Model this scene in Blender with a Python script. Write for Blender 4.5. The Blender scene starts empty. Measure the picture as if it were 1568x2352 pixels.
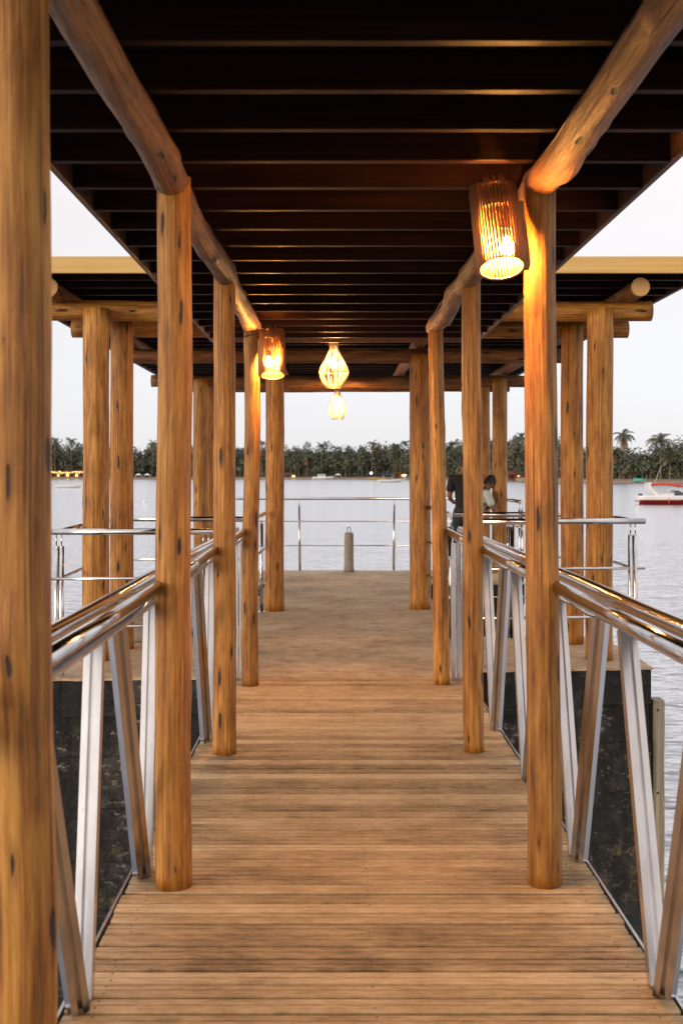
import bpy, bmesh, math, random
from mathutils import Vector, Matrix, noise
R = math.radians
sc = bpy.context.scene
col = sc.collection

# ------------------------------------------------------------------ camera, world, light
CAM_Z = 1.607
F = 2700.0            # focal length in 1568-px-wide picture units
VX, VY = 767.0, 1088.0
cd = bpy.data.cameras.new('camera'); cam = bpy.data.objects.new('camera', cd); col.objects.link(cam)
cam.location = (0, 0, CAM_Z); cam.rotation_euler = (R(90), 0, 0)
cd.sensor_fit = 'HORIZONTAL'; cd.sensor_width = 24.0; cd.lens = 24.0 * F / 1568.0
cd.shift_x = (784 - VX) / 1568.0; cd.shift_y = -(1176 - VY) / 1568.0
cd.clip_start = 0.05; cd.clip_end = 12000
cd.dof.use_dof = True; cd.dof.focus_distance = 7.6; cd.dof.aperture_fstop = 5.0
sc.camera = cam
sc.view_settings.view_transform = 'Standard'; sc.view_settings.look = 'None'
sc.view_settings.exposure = 0.0; sc.view_settings.gamma = 1.0

w = bpy.data.worlds.new('World'); sc.world = w; w.use_nodes = True
nt = w.node_tree; nt.nodes.clear()
def N(t, typ, **kw):
    n = t.nodes.new(typ)
    for k, v in kw.items(): setattr(n, k, v)
    return n
out = N(nt, 'ShaderNodeOutputWorld'); addw = N(nt, 'ShaderNodeAddShader')
sky = N(nt, 'ShaderNodeTexSky', sky_type='NISHITA', sun_disc=False, sun_elevation=R(9), sun_rotation=R(212))
bg1 = N(nt, 'ShaderNodeBackground'); bg1.inputs[1].default_value = 0.05
shs = N(nt, 'ShaderNodeHueSaturation'); shs.inputs['Saturation'].default_value = 0.25; nt.links.new(sky.outputs[0], shs.inputs['Color']); nt.links.new(shs.outputs[0], bg1.inputs[0])
tc = N(nt, 'ShaderNodeTexCoord'); sep = N(nt, 'ShaderNodeSeparateXYZ'); nt.links.new(tc.outputs['Generated'], sep.inputs[0])
rp = N(nt, 'ShaderNodeValToRGB'); nt.links.new(sep.outputs[2], rp.inputs[0])
el = rp.color_ramp.elements
el[0].position = 0.0; el[0].color = (0.655, 0.655, 0.69, 1)
el[1].position = 1.0; el[1].color = (1.12, 1.12, 1.18, 1)
for p, c in ((0.10, (0.685, 0.68, 0.725, 1)), (0.22, (0.78, 0.725, 0.735, 1)), (0.36, (0.84, 0.80, 0.81, 1)), (0.55, (1.02, 1.00, 1.03, 1))):
    e = el.new(p); e.color = c
nz = N(nt, 'ShaderNodeTexNoise'); nz.inputs['Scale'].default_value = 2.0; nz.inputs['Detail'].default_value = 3
mpw = N(nt, 'ShaderNodeMapping'); mpw.inputs['Scale'].default_value = (1, 1, 5)
nt.links.new(tc.outputs['Generated'], mpw.inputs[0]); nt.links.new(mpw.outputs[0], nz.inputs['Vector'])
mr = N(nt, 'ShaderNodeMapRange'); mr.inputs[3].default_value = 0.93; mr.inputs[4].default_value = 1.06
nt.links.new(nz.outputs[0], mr.inputs[0])
# afterglow: the sky behind the camera is brighter and warmer than the sky over the far shore
mg = N(nt, 'ShaderNodeMapRange'); mg.inputs[1].default_value = 0.25; mg.inputs[2].default_value = -0.9
nt.links.new(sep.outputs[1], mg.inputs[0])
mixc = N(nt, 'ShaderNodeMix', data_type='RGBA', blend_type='MIX')
nt.links.new(mg.outputs[0], mixc.inputs[0]); nt.links.new(rp.outputs[0], mixc.inputs[6])
mixc.inputs[7].default_value = (0.86, 0.74, 0.67, 1)
bg2 = N(nt, 'ShaderNodeBackground')
nt.links.new(mixc.outputs[2], bg2.inputs[0]); nt.links.new(mr.outputs[0], bg2.inputs[1])
nt.links.new(bg1.outputs[0], addw.inputs[0]); nt.links.new(bg2.outputs[0], addw.inputs[1]); nt.links.new(addw.outputs[0], out.inputs[0])

sd = bpy.data.lights.new('sun', 'SUN'); sun = bpy.data.objects.new('sun', sd); col.objects.link(sun)
sd.energy = 1.45; sd.angle = R(20); sd.color = (1.0, 0.78, 0.55)
# low behind the camera, from the left
sun.rotation_euler = Vector((0.84, 0.52, -0.17)).to_track_quat('-Z', 'Y').to_euler()

# ------------------------------------------------------------------ helpers
def P(px, py, y):          # picture point -> place at distance y
    return Vector(((px - VX) * y / F, y, CAM_Z - (py - VY) * y / F))

class MB:
    def __init__(s): s.v = []; s.f = []; s.sm = []; s.mi = []; s.uv = {}
    def face(s, idx, smooth=False, mi=0): s.f.append(tuple(idx)); s.sm.append(smooth); s.mi.append(mi)
    def box(s, a, b, mi=0):
        x0, y0, z0 = a; x1, y1, z1 = b; k = len(s.v)
        s.v += [(x0,y0,z0),(x1,y0,z0),(x1,y1,z0),(x0,y1,z0),(x0,y0,z1),(x1,y0,z1),(x1,y1,z1),(x0,y1,z1)]
        for q in ((0,3,2,1),(4,5,6,7),(0,1,5,4),(1,2,6,5),(2,3,7,6),(3,0,4,7)): s.face([k+i for i in q], False, mi)
        return s
    def cbox(s, a, b, c=0.006, mi=0):     # box with chamfered edges along its longest axis
        d = [b[i]-a[i] for i in range(3)]; ax = d.index(max(d)); o = [i for i in range(3) if i != ax]
        u0,u1,v0,v1 = a[o[0]],b[o[0]],a[o[1]],b[o[1]]
        sec = [(u0+c,v0),(u1-c,v0),(u1,v0+c),(u1,v1-c),(u1-c,v1),(u0+c,v1),(u0,v1-c),(u0,v0+c)]
        k = len(s.v)
        for t in (a[ax], b[ax]):
            for u, v in sec:
                p = [0,0,0]; p[ax] = t; p[o[0]] = u; p[o[1]] = v; s.v.append(tuple(p))
        n = 8
        for i in range(n): s.face((k+i, k+(i+1)%n, k+n+(i+1)%n, k+n+i), False, mi)
        s.face([k+n-1-i for i in range(n)], False, mi); s.face([k+n+i for i in range(n)], False, mi)
        return s
    def tube(s, pts, r, n=12, cap=True, mi=0):
        pts = [Vector(p) for p in pts]; rs = r if isinstance(r, (list, tuple)) else [r]*len(pts)
        k = len(s.v); prev = None
        for i, p in enumerate(pts):
            t = (pts[min(i+1, len(pts)-1)] - pts[max(i-1, 0)]).normalized()
            if prev is None:
                a = Vector((0,0,1)) if abs(t.z) < 0.9 else Vector((1,0,0)); u = (a - t*a.dot(t)).normalized()
            else: u = (prev - t*prev.dot(t)).normalized()
            prev = u; v = t.cross(u)
            for j in range(n):
                a = 2*math.pi*j/n; s.v.append(tuple(p + (u*math.cos(a)+v*math.sin(a))*rs[i]))
        for i in range(len(pts)-1):
            for j in range(n):
                s.face((k+i*n+j, k+i*n+(j+1)%n, k+(i+1)*n+(j+1)%n, k+(i+1)*n+j), True, mi)
        if cap:
            s.face([k+n-1-j for j in range(n)], False, mi); e = k+(len(pts)-1)*n; s.face([e+j for j in range(n)], False, mi)
        return s
    def lathe(s, prof, n=24, c=(0,0,0), mi=0):
        k = len(s.v)
        for r, z in prof:
            for j in range(n):
                a = 2*math.pi*j/n; s.v.append((c[0]+r*math.cos(a), c[1]+r*math.sin(a), c[2]+z))
        for i in range(len(prof)-1):
            for j in range(n): s.face((k+i*n+j, k+i*n+(j+1)%n, k+(i+1)*n+(j+1)%n, k+(i+1)*n+j), True, mi)
        s.face([k+n-1-j for j in range(n)], False, mi); e = k+(len(prof)-1)*n; s.face([e+j for j in range(n)], False, mi)
        return s
    def poly(s, pts, z0, z1, mi=0):     # extruded plan polygon, counter-clockwise
        k = len(s.v); n = len(pts)
        s.v += [(x,y,z0) for x,y in pts] + [(x,y,z1) for x,y in pts]
        for i in range(n): s.face((k+i, k+(i+1)%n, k+n+(i+1)%n, k+n+i), False, mi)
        s.face([k+n-1-i for i in range(n)], False, mi); s.face([k+n+i for i in range(n)], False, mi)
        return s
    def mesh(s, name):
        m = bpy.data.meshes.new(name); m.from_pydata(s.v, [], s.f)
        m.polygons.foreach_set('use_smooth', s.sm); m.polygons.foreach_set('material_index', s.mi); m.update()
        return m
    def build(s, name, mats, parent=None, mw=None):
        o = bpy.data.objects.new(name, s.mesh(name)); col.objects.link(o)
        for m in (mats if isinstance(mats, (list, tuple)) else [mats]): o.data.materials.append(m)
        if mw is not None: o.matrix_world = mw
        if parent is not None: put(o, parent)
        return o
def worldm(o):
    m = o.matrix_basis.copy()
    return (worldm(o.parent) @ o.matrix_parent_inverse @ m) if o.parent else m
def put(o, parent):
    o.parent = parent; o.matrix_parent_inverse = worldm(parent).inverted()
def empty(name, loc, label, cat, group=None):
    o = bpy.data.objects.new(name, None); col.objects.link(o); o.location = loc; o.empty_display_size = 0.2
    return tag(o, label, cat, group)
def tag(o, label, cat, group=None):
    o['label'] = label; o['category'] = cat
    if group: o['group'] = group
    return o
def struct(o): o['kind'] = 'structure'; return o
def stuff(o): o['kind'] = 'stuff'; return o

# ------------------------------------------------------------------ materials
def mat(name):
    m = bpy.data.materials.new(name); m.use_nodes = True; t = m.node_tree
    return m, t, t.nodes['Principled BSDF']
def ramp(t, fac, stops):
    r = N(t, 'ShaderNodeValToRGB'); e = r.color_ramp.elements
    e[0].position, e[0].color = stops[0][0], (*stops[0][1], 1); e[1].position, e[1].color = stops[-1][0], (*stops[-1][1], 1)
    for p, c in stops[1:-1]: e.new(p).color = (*c, 1)
    t.links.new(fac, r.inputs[0]); return r.outputs[0]
def tex_noise(t, vec, scale, detail=4, w=None, rough=0.55):
    n = N(t, 'ShaderNodeTexNoise', noise_dimensions='4D' if w is not None else '3D')
    n.inputs['Scale'].default_value = scale; n.inputs['Detail'].default_value = detail; n.inputs['Roughness'].default_value = rough
    if vec is not None: t.links.new(vec, n.inputs['Vector'])
    if w is not None: t.links.new(w, n.inputs['W'])
    return n.outputs[0]
def mapping(t, vec, scale):
    m = N(t, 'ShaderNodeMapping'); m.inputs['Scale'].default_value = scale; t.links.new(vec, m.inputs[0]); return m.outputs[0]
def mixc_(t, fac, a, b, mode='MIX'):
    m = N(t, 'ShaderNodeMix', data_type='RGBA', blend_type=mode)
    for i, x in ((0, fac), (6, a), (7, b)):
        if isinstance(x, (int, float)): m.inputs[i].default_value = x
        elif isinstance(x, tuple): m.inputs[i].default_value = (*x, 1)
        else: t.links.new(x, m.inputs[i])
    return m.outputs[2]
def math_(t, op, a, b=0.0, clamp=False):
    m = N(t, 'ShaderNodeMath', operation=op, use_clamp=clamp)
    for i, x in ((0, a), (1, b)):
        if isinstance(x, (int, float)): m.inputs[i].default_value = x
        else: t.links.new(x, m.inputs[i])
    return m.outputs[0]
def bump(t, h, b, strength=0.3, dist=0.01):
    n = N(t, 'ShaderNodeBump'); n.inputs['Strength'].default_value = strength; n.inputs['Distance'].default_value = dist
    t.links.new(h, n.inputs['Height']); t.links.new(n.outputs[0], b.inputs['Normal'])

def log_mat(name, light, mid, dark, knots=1.0):
    m, t, b = mat(name)
    uv = N(t, 'ShaderNodeUVMap'); oi = N(t, 'ShaderNodeObjectInfo'); w = math_(t, 'MULTIPLY', oi.outputs['Random'], 37.0)
    blot = tex_noise(t, mapping(t, uv.outputs[0], (8, 1.5, 1)), 2.0, 6, w, 0.66)
    grain = tex_noise(t, mapping(t, uv.outputs[0], (62, 1.5, 1)), 1.3, 6, w, 0.7)
    f = math_(t, 'ADD', math_(t, 'MULTIPLY', blot, 0.47), math_(t, 'MULTIPLY', grain, 0.53))
    c = ramp(t, f, [(0.37, dark), (0.48, mid), (0.61, light)])
    # fine drying cracks running with the grain
    cr = tex_noise(t, mapping(t, uv.outputs[0], (95, 0.55, 1)), 1.0, 3, w)
    crm = N(t, 'ShaderNodeMapRange'); crm.inputs[1].default_value = 0.375; crm.inputs[2].default_value = 0.335; t.links.new(cr, crm.inputs[0])
    c = mixc_(t, math_(t, 'MULTIPLY', crm.outputs[0], 0.75), c, (0.07, 0.028, 0.010))
    # knots: lens-shaped dark spots
    wc = N(t, 'ShaderNodeCombineXYZ'); t.links.new(math_(t, 'MULTIPLY', oi.outputs['Random'], 91.0), wc.inputs[0]); t.links.new(math_(t, 'MULTIPLY', oi.outputs['Random'], 53.0), wc.inputs[1])
    vn = N(t, 'ShaderNodeTexNoise'); vn.inputs['Scale'].default_value = 9.0; t.links.new(uv.outputs[0], vn.inputs['Vector'])
    vd = N(t, 'ShaderNodeVectorMath', operation='MULTIPLY_ADD'); vd.inputs[1].default_value = (0.28, 0.28, 0); t.links.new(vn.outputs['Color'], vd.inputs[0]); t.links.new(mapping(t, uv.outputs[0], (12.5, 2.5, 1)), vd.inputs[2])
    va = N(t, 'ShaderNodeVectorMath', operation='ADD'); t.links.new(vd.outputs[0], va.inputs[0]); t.links.new(wc.outputs[0], va.inputs[1])
    vo = N(t, 'ShaderNodeTexVoronoi', voronoi_dimensions='2D'); vo.inputs['Scale'].default_value = 1.0; t.links.new(va.outputs[0], vo.inputs['Vector'])
    sc_ = N(t, 'ShaderNodeSeparateColor'); t.links.new(vo.outputs['Color'], sc_.inputs[0])
    thr = math_(t, 'MULTIPLY', math_(t, 'SUBTRACT', sc_.outputs[0], 0.56), 0.30 * knots)
    km = N(t, 'ShaderNodeMapRange'); t.links.new(math_(t, 'SUBTRACT', thr, vo.outputs['Distance']), km.inputs[0])
    km.inputs[1].default_value = -0.02; km.inputs[2].default_value = 0.02
    halo = N(t, 'ShaderNodeMapRange'); t.links.new(math_(t, 'SUBTRACT', thr, vo.outputs['Distance']), halo.inputs[0])
    halo.inputs[1].default_value = -0.16; halo.inputs[2].default_value = 0.0; halo.inputs[4].default_value = 0.5
    c = mixc_(t, halo.outputs[0], c, dark)
    c = mixc_(t, km.outputs[0], c, (0.018, 0.009, 0.005))
    # every log its own tone
    hs = N(t, 'ShaderNodeHueSaturation'); t.links.new(c, hs.inputs['Color'])
    mrv = N(t, 'ShaderNodeMapRange'); mrv.inputs[3].default_value = 0.86; mrv.inputs[4].default_value = 1.1; t.links.new(oi.outputs['Random'], mrv.inputs[0]); t.links.new(mrv.outputs[0], hs.inputs['Value'])
    t.links.new(hs.outputs[0], b.inputs['Base Color'])
    b.inputs['Roughness'].default_value = 0.55
    h = math_(t, 'SUBTRACT', math_(t, 'ADD', grain, math_(t, 'MULTIPLY', blot, 0.6)), math_(t, 'ADD', math_(t, 'MULTIPLY', km.outputs[0], 1.5), math_(t, 'MULTIPLY', crm.outputs[0], 0.6)))
    h = math_(t, 'ADD', h, math_(t, 'MULTIPLY', tex_noise(t, mapping(t, uv.outputs[0], (26, 9, 1)), 1.0, 4, w), 1.2 * knots))
    bump(t, h, b, 0.75, 0.007 if knots <= 1 else 0.014)
    return m
M = {}
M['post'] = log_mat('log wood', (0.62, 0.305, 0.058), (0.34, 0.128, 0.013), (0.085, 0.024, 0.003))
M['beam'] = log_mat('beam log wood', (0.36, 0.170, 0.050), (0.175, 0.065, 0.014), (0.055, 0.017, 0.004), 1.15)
def end_grain():
    m, t, b = mat('end grain')
    uv = N(t, 'ShaderNodeTexCoord'); wv = N(t, 'ShaderNodeTexWave', wave_type='RINGS', rings_direction='Z')
    wv.inputs['Scale'].default_value = 14; wv.inputs['Distortion'].default_value = 2.5; t.links.new(uv.outputs['Object'], wv.inputs['Vector'])
    t.links.new(ramp(t, wv.outputs[1], [(0, (0.52, 0.27, 0.09)), (1, (0.72, 0.46, 0.2))]), b.inputs['Base Color']); b.inputs['Roughness'].default_value = 0.8
    return m
M['end'] = end_grain()
def board_mat(name, a, b_, axis_scale, rough=0.6, sc_=1.0):
    m, t, b = mat(name)
    tcn = N(t, 'ShaderNodeTexCoord'); oi = N(t, 'ShaderNodeObjectInfo'); w = math_(t, 'MULTIPLY', oi.outputs['Random'], 21.0)
    g = tex_noise(t, mapping(t, tcn.outputs['Object'], axis_scale), sc_, 5, w, 0.6)
    t.links.new(ramp(t, g, [(0.35, a), (0.65, b_)]), b.inputs['Base Color']); b.inputs['Roughness'].default_value = rough
    bump(t, g, b, 0.25, 0.004)
    if name.startswith('dark'): b.inputs['Specular IOR Level'].default_value = 0.05
    return m
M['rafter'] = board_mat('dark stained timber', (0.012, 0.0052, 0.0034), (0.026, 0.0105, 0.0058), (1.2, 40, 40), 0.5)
M['fascia_dark'] = board_mat('brown fascia board', (0.10, 0.045, 0.024), (0.17, 0.08, 0.042), (40, 1.2, 40), 0.55)
M['fascia'] = board_mat('pale fascia board', (0.58, 0.345, 0.095), (0.70, 0.47, 0.175), (0.9, 30, 38), 0.55)
def plain(name, c, rough=0.6, metal=0.0, emit=None, es=1.0):
    m, t, b = mat(name); b.inputs['Roughness'].default_value = rough; b.inputs['Metallic'].default_value = metal
    tcn = N(t, 'ShaderNodeTexCoord'); n = tex_noise(t, tcn.outputs['Object'], 9.0, 4)
    t.links.new(ramp(t, n, [(0.3, tuple(x*0.82 for x in c)), (0.7, tuple(min(1, x*1.12) for x in c))]), b.inputs['Base Color'])
    if emit: b.inputs['Emission Color'].default_value = (*emit, 1); b.inputs['Emission Strength'].default_value = es
    return m
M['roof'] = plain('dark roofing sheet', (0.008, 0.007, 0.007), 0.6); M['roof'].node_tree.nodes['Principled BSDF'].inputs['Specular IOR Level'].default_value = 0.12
def steel():
    m, t, b = mat('stainless steel'); tcn = N(t, 'ShaderNodeTexCoord')
    n = tex_noise(t, tcn.outputs['Object'], 6.0, 5); n2 = tex_noise(t, tcn.outputs['Object'], 26.0, 4)
    b.inputs['Metallic'].default_value = 1.0
    rust = N(t, 'ShaderNodeMapRange'); rust.inputs[1].default_value = 0.63; rust.inputs[2].default_value = 0.74; t.links.new(math_(t, 'ADD', math_(t, 'MULTIPLY', n, 0.5), math_(t, 'MULTIPLY', n2, 0.5)), rust.inputs[0])
    c = mixc_(t, rust.outputs[0], ramp(t, n, [(0.3, (0.54, 0.52, 0.51)), (0.7, (0.72, 0.70, 0.69))]), (0.42, 0.20, 0.08))
    t.links.new(c, b.inputs['Base Color'])
    rr = N(t, 'ShaderNodeMapRange'); rr.inputs[3].default_value = 0.06; rr.inputs[4].default_value = 0.20; t.links.new(n2, rr.inputs[0]); t.links.new(rr.outputs[0], b.inputs['Roughness'])
    bump(t, n, b, 0.12, 0.004)
    return m
M['steel'] = steel()
def alu():
    m, t, b = mat('worn aluminium'); tcn = N(t, 'ShaderNodeTexCoord')
    n = tex_noise(t, mapping(t, tcn.outputs['Object'], (1, 1, 0.35)), 12.0, 5); n2 = tex_noise(t, tcn.outputs['Object'], 3.5, 4)
    b.inputs['Metallic'].default_value = 1.0
    st = N(t, 'ShaderNodeMapRange'); st.inputs[1].default_value = 0.58; st.inputs[2].default_value = 0.72; t.links.new(math_(t, 'ADD', math_(t, 'MULTIPLY', n, 0.6), math_(t, 'MULTIPLY', n2, 0.4)), st.inputs[0])
    c = mixc_(t, st.outputs[0], ramp(t, n, [(0.3, (0.55, 0.54, 0.55)), (0.7, (0.72, 0.715, 0.73))]), (0.36, 0.20, 0.10))
    t.links.new(c, b.inputs['Base Color']); b.inputs['Roughness'].default_value = 0.27
    bump(t, n, b, 0.1, 0.003)
    return m
M['alu'] = alu()
PITCH = 0.100
def deck_mat():
    m, t, b = mat('weathered decking'); tcn = N(t, 'ShaderNodeTexCoord'); sp = N(t, 'ShaderNodeSeparateXYZ'); t.links.new(tcn.outputs['Object'], sp.inputs[0])
    row = math_(t, 'FLOOR', math_(t, 'DIVIDE', sp.outputs[1], PITCH))
    wn = N(t, 'ShaderNodeTexWhiteNoise', noise_dimensions='1D'); t.links.new(row, wn.inputs['W'])
    cv = N(t, 'ShaderNodeCombineXYZ'); t.links.new(sp.outputs[0], cv.inputs[0]); t.links.new(sp.outputs[1], cv.inputs[1]); t.links.new(math_(t, 'MULTIPLY', row, 3.7), cv.inputs[2])
    g = tex_noise(t, mapping(t, cv.outputs[0], (14, 70, 1)), 1.0, 6, None, 0.65)
    big = tex_noise(t, mapping(t, tcn.outputs['Object'], (1.3, 2.0, 1)), 1.5, 5)
    big2 = tex_noise(t, mapping(t, cv.outputs[0], (2.6, 4.0, 1)), 1.5, 6, None, 0.6)
    f = math_(t, 'ADD', math_(t, 'MULTIPLY', g, 0.34), math_(t, 'ADD', math_(t, 'ADD', math_(t, 'MULTIPLY', wn.outputs[0], 0.17), math_(t, 'MULTIPLY', big, 0.22)), math_(t, 'MULTIPLY', big2, 0.27)))
    c = ramp(t, f, [(0.36, (0.15, 0.090, 0.045)), (0.48, (0.385, 0.252, 0.128)), (0.63, (0.60, 0.44, 0.265))])
    # dark stains
    s = tex_noise(t, mapping(t, tcn.outputs['Object'], (2.2, 6.5, 1)), 1.3, 4)
    sm = N(t, 'ShaderNodeMapRange'); sm.inputs[1].default_value = 0.63; sm.inputs[2].default_value = 0.76; sm.inputs[4].default_value = 0.45; t.links.new(s, sm.inputs[0])
    c = mixc_(t, sm.outputs[0], c, (0.10, 0.062, 0.038))
    t.links.new(c, b.inputs['Base Color']); b.inputs['Roughness'].default_value = 0.6
    # shallow milled grooves along each board
    gr = math_(t, 'SINE', math_(t, 'MULTIPLY', sp.outputs[1], 2*math.pi*4/PITCH))
    bump(t, math_(t, 'ADD', g, math_(t, 'MULTIPLY', gr, 0.20)), b, 0.5, 0.006)
    return m
M['deck'] = deck_mat()
def concrete(name, lo, mid, hi, wall=False):
    m, t, b = mat(name); tcn = N(t, 'ShaderNodeTexCoord'); o = tcn.outputs['Object']
    n1 = tex_noise(t, mapping(t, o, (1, 1.0, 1)), 1.1, 6); n2 = tex_noise(t, o, 7.0, 6, None, 0.7)
    f = math_(t, 'ADD', math_(t, 'MULTIPLY', n1, 0.55), math_(t, 'MULTIPLY', n2, 0.45))
    c = ramp(t, f, [(0.36, lo), (0.5, mid), (0.64, hi)])
    if wall:
        # black algae with pale scabs and ochre shell crust low down; scabs have their own shape
        sp = N(t, 'ShaderNodeSeparateXYZ'); t.links.new(o, sp.inputs[0])
        n3 = tex_noise(t, mapping(t, o, (1, 1, 1.6)), 13.0, 7, None, 0.7)
        k = N(t, 'ShaderNodeMapRange'); k.inputs[1].default_value = 0.56; k.inputs[2].default_value = 0.66; t.links.new(math_(t, 'ADD', math_(t, 'MULTIPLY', n3, 0.6), math_(t, 'MULTIPLY', n1, 0.4)), k.inputs[0])
        c = mixc_(t, k.outputs[0], c, (0.40, 0.36, 0.30))
        n4 = tex_noise(t, o, 4.2, 6, None, 0.65)
        z = N(t, 'ShaderNodeMapRange'); z.inputs[1].default_value = -1.15; z.inputs[2].default_value = -1.5; t.links.new(sp.outputs[2], z.inputs[0])
        k2 = N(t, 'ShaderNodeMapRange'); k2.inputs[1].default_value = 0.55; k2.inputs[2].default_value = 0.62; t.links.new(n4, k2.inputs[0])
        c = mixc_(t, math_(t, 'MULTIPLY', z.outputs[0], k2.outputs[0]), c, (0.22, 0.15, 0.06))
        wet = N(t, 'ShaderNodeMapRange'); wet.inputs[1].default_value = -0.9; wet.inputs[2].default_value = -1.05; t.links.new(math_(t, 'ADD', sp.outputs[2], math_(t, 'MULTIPLY', n1, 0.25)), wet.inputs[0])
        c = mixc_(t, math_(t, 'MULTIPLY', wet.outputs[0], 0.6), c, mixc_(t, 0.7, c, (0.006, 0.006, 0.006)))
    else:
        # hairline cracks and damp streaks across the slab
        s = tex_noise(t, mapping(t, o, (1.6, 2.6, 1)), 2.0, 7, None, 0.65)
        sm = N(t, 'ShaderNodeMapRange'); sm.inputs[1].default_value = 0.55; sm.inputs[2].default_value = 0.72; sm.inputs[4].default_value = 0.65; t.links.new(s, sm.inputs[0])
        c = mixc_(t, sm.outputs[0], c, (0.10, 0.07, 0.045))
        vo = N(t, 'ShaderNodeTexVoronoi', feature='DISTANCE_TO_EDGE'); vo.inputs['Scale'].default_value = 0.42
        nn = N(t, 'ShaderNodeTexNoise'); nn.inputs['Scale'].default_value = 3.0; t.links.new(o, nn.inputs['Vector'])
        ad = N(t, 'ShaderNodeVectorMath', operation='MULTIPLY_ADD'); t.links.new(nn.outputs['Color'], ad.inputs[0]); ad.inputs[1].default_value = (0.5, 0.5, 0.5); t.links.new(o, ad.inputs[2])
        t.links.new(ad.outputs[0], vo.inputs['Vector'])
        ck = N(t, 'ShaderNodeMapRange'); ck.inputs[1].default_value = 0.005; ck.inputs[2].default_value = 0.001; ck.inputs[4].default_value = 0.4; t.links.new(vo.outputs['Distance'], ck.inputs[0])
        c = mixc_(t, ck.outputs[0], c, (0.05, 0.035, 0.025))
    t.links.new(c, b.inputs['Base Color']); b.inputs['Roughness'].default_value = 0.75
    bump(t, math_(t, 'ADD', n2, n1), b, 1.0 if wall else 0.6, 0.05 if wall else 0.008)
    return m
M['slab'] = concrete('sandy concrete', (0.28, 0.195, 0.118), (0.49, 0.355, 0.222), (0.66, 0.51, 0.35))
M['wall'] = concrete('algae black concrete', (0.003, 0.003, 0.003), (0.011, 0.010, 0.009), (0.085, 0.076, 0.066), True)
M['block'] = concrete('grey concrete', (0.20, 0.18, 0.15), (0.32, 0.29, 0.25), (0.42, 0.39, 0.34))
def water():
    m, t, b = mat('sea water'); tcn = N(t, 'ShaderNodeTexCoord'); o = tcn.outputs['Object']
    b.inputs['Base Color'].default_value = (0.026, 0.036, 0.044, 1); b.inputs['Metallic'].default_value = 0.0; b.inputs['Roughness'].default_value = 0.10; b.inputs['IOR'].default_value = 1.5
    n1 = tex_noise(t, mapping(t, o, (0.8, 1.3, 1)), 1.5, 3, None, 0.42); n2 = tex_noise(t, mapping(t, o, (0.10, 0.22, 1)), 1.0, 3)
    h = math_(t, 'ADD', n1, math_(t, 'MULTIPLY', n2, 1.4)); bump(t, h, b, 0.85, 0.16)
    # added mirror layer on the ripples, stronger at grazing angles, to brighten the water
    b2 = N(t, 'ShaderNodeBsdfGlossy'); b2.inputs['Color'].default_value = (0.91, 0.91, 0.94, 1); b2.inputs['Roughness'].default_value = 0.16
    t.links.new(b.inputs['Normal'].links[0].from_socket, b2.inputs['Normal'])
    lw = N(t, 'ShaderNodeLayerWeight'); lw.inputs['Blend'].default_value = 0.5; t.links.new(b.inputs['Normal'].links[0].from_socket, lw.inputs['Normal'])
    fm = N(t, 'ShaderNodeMapRange'); fm.inputs[1].default_value = 0.46; fm.inputs[2].default_value = 0.90; fm.inputs[4].default_value = 0.85; t.links.new(lw.outputs['Facing'], fm.inputs[0])
    mx = N(t, 'ShaderNodeMixShader'); t.links.new(fm.outputs[0], mx.inputs[0]); t.links.new(b.outputs[0], mx.inputs[1]); t.links.new(b2.outputs[0], mx.inputs[2])
    t.links.new(mx.outputs[0], t.nodes['Material Output'].inputs[0])
    return m
M['water'] = water()
def leaf(name, a, b_, sc_=0.35):
    m, t, b = mat(name); g = N(t, 'ShaderNodeNewGeometry'); n = tex_noise(t, g.outputs['Position'], sc_, 4)
    ca = ramp(t, n, [(0.35, a), (0.65, b_)])
    v = N(t, 'ShaderNodeMapRange'); v.inputs[3].default_value = 0.55; v.inputs[4].default_value = 1.45; t.links.new(g.outputs['Random Per Island'], v.inputs[0])
    hs = N(t, 'ShaderNodeHueSaturation'); t.links.new(ca, hs.inputs['Color']); t.links.new(v.outputs[0], hs.inputs['Value'])
    t.links.new(hs.outputs[0], b.inputs['Base Color']); b.inputs['Roughness'].default_value = 0.7
    return m
M['leaf'] = leaf('far wood foliage', (0.055, 0.068, 0.046), (0.135, 0.140, 0.085), 0.09)
M['leaf_olive'] = leaf('olive foliage', (0.06, 0.068, 0.034), (0.12, 0.115, 0.055))
M['palm'] = leaf('palm frond', (0.05, 0.065, 0.04), (0.10, 0.105, 0.055))
M['trunk'] = plain('pale palm bark', (0.20, 0.165, 0.12), 0.9)
M['dry'] = plain('dry frond', (0.26, 0.17, 0.08), 0.9)
M['sand'] = plain('beach sand', (0.30, 0.22, 0.17), 0.95)
M['earth'] = plain('wooded ground', (0.05, 0.045, 0.03), 0.95)
M['stick'] = plain('shade sticks', (0.44, 0.185, 0.055), 0.6)
M['wicker'] = plain('pale wicker', (0.80, 0.60, 0.34), 0.7)
M['ply'] = plain('lamp bracket wood', (0.40, 0.24, 0.10), 0.6)
M['cable'] = plain('black cable', (0.012, 0.011, 0.010), 0.5)
M['bulb'] = plain('lit bulb', (0.9, 0.9, 0.9), 0.4, 0, (1.0, 0.44, 0.10), 4300.0)
M['pendant_bulb'] = plain('lit pendant bulb', (0.9, 0.9, 0.9), 0.4, 0, (1.0, 0.48, 0.15), 1200.0)
M['white'] = plain('white gelcoat', (0.80, 0.80, 0.80), 0.3)
M['red'] = plain('dark red hull paint', (0.22, 0.012, 0.014), 0.35)
M['canvas'] = plain('red canvas', (0.55, 0.045, 0.02), 0.8)
M['black'] = plain('black plastic', (0.012, 0.012, 0.012), 0.5)
M['glass'] = plain('tinted glass', (0.05, 0.06, 0.065), 0.1)
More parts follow.
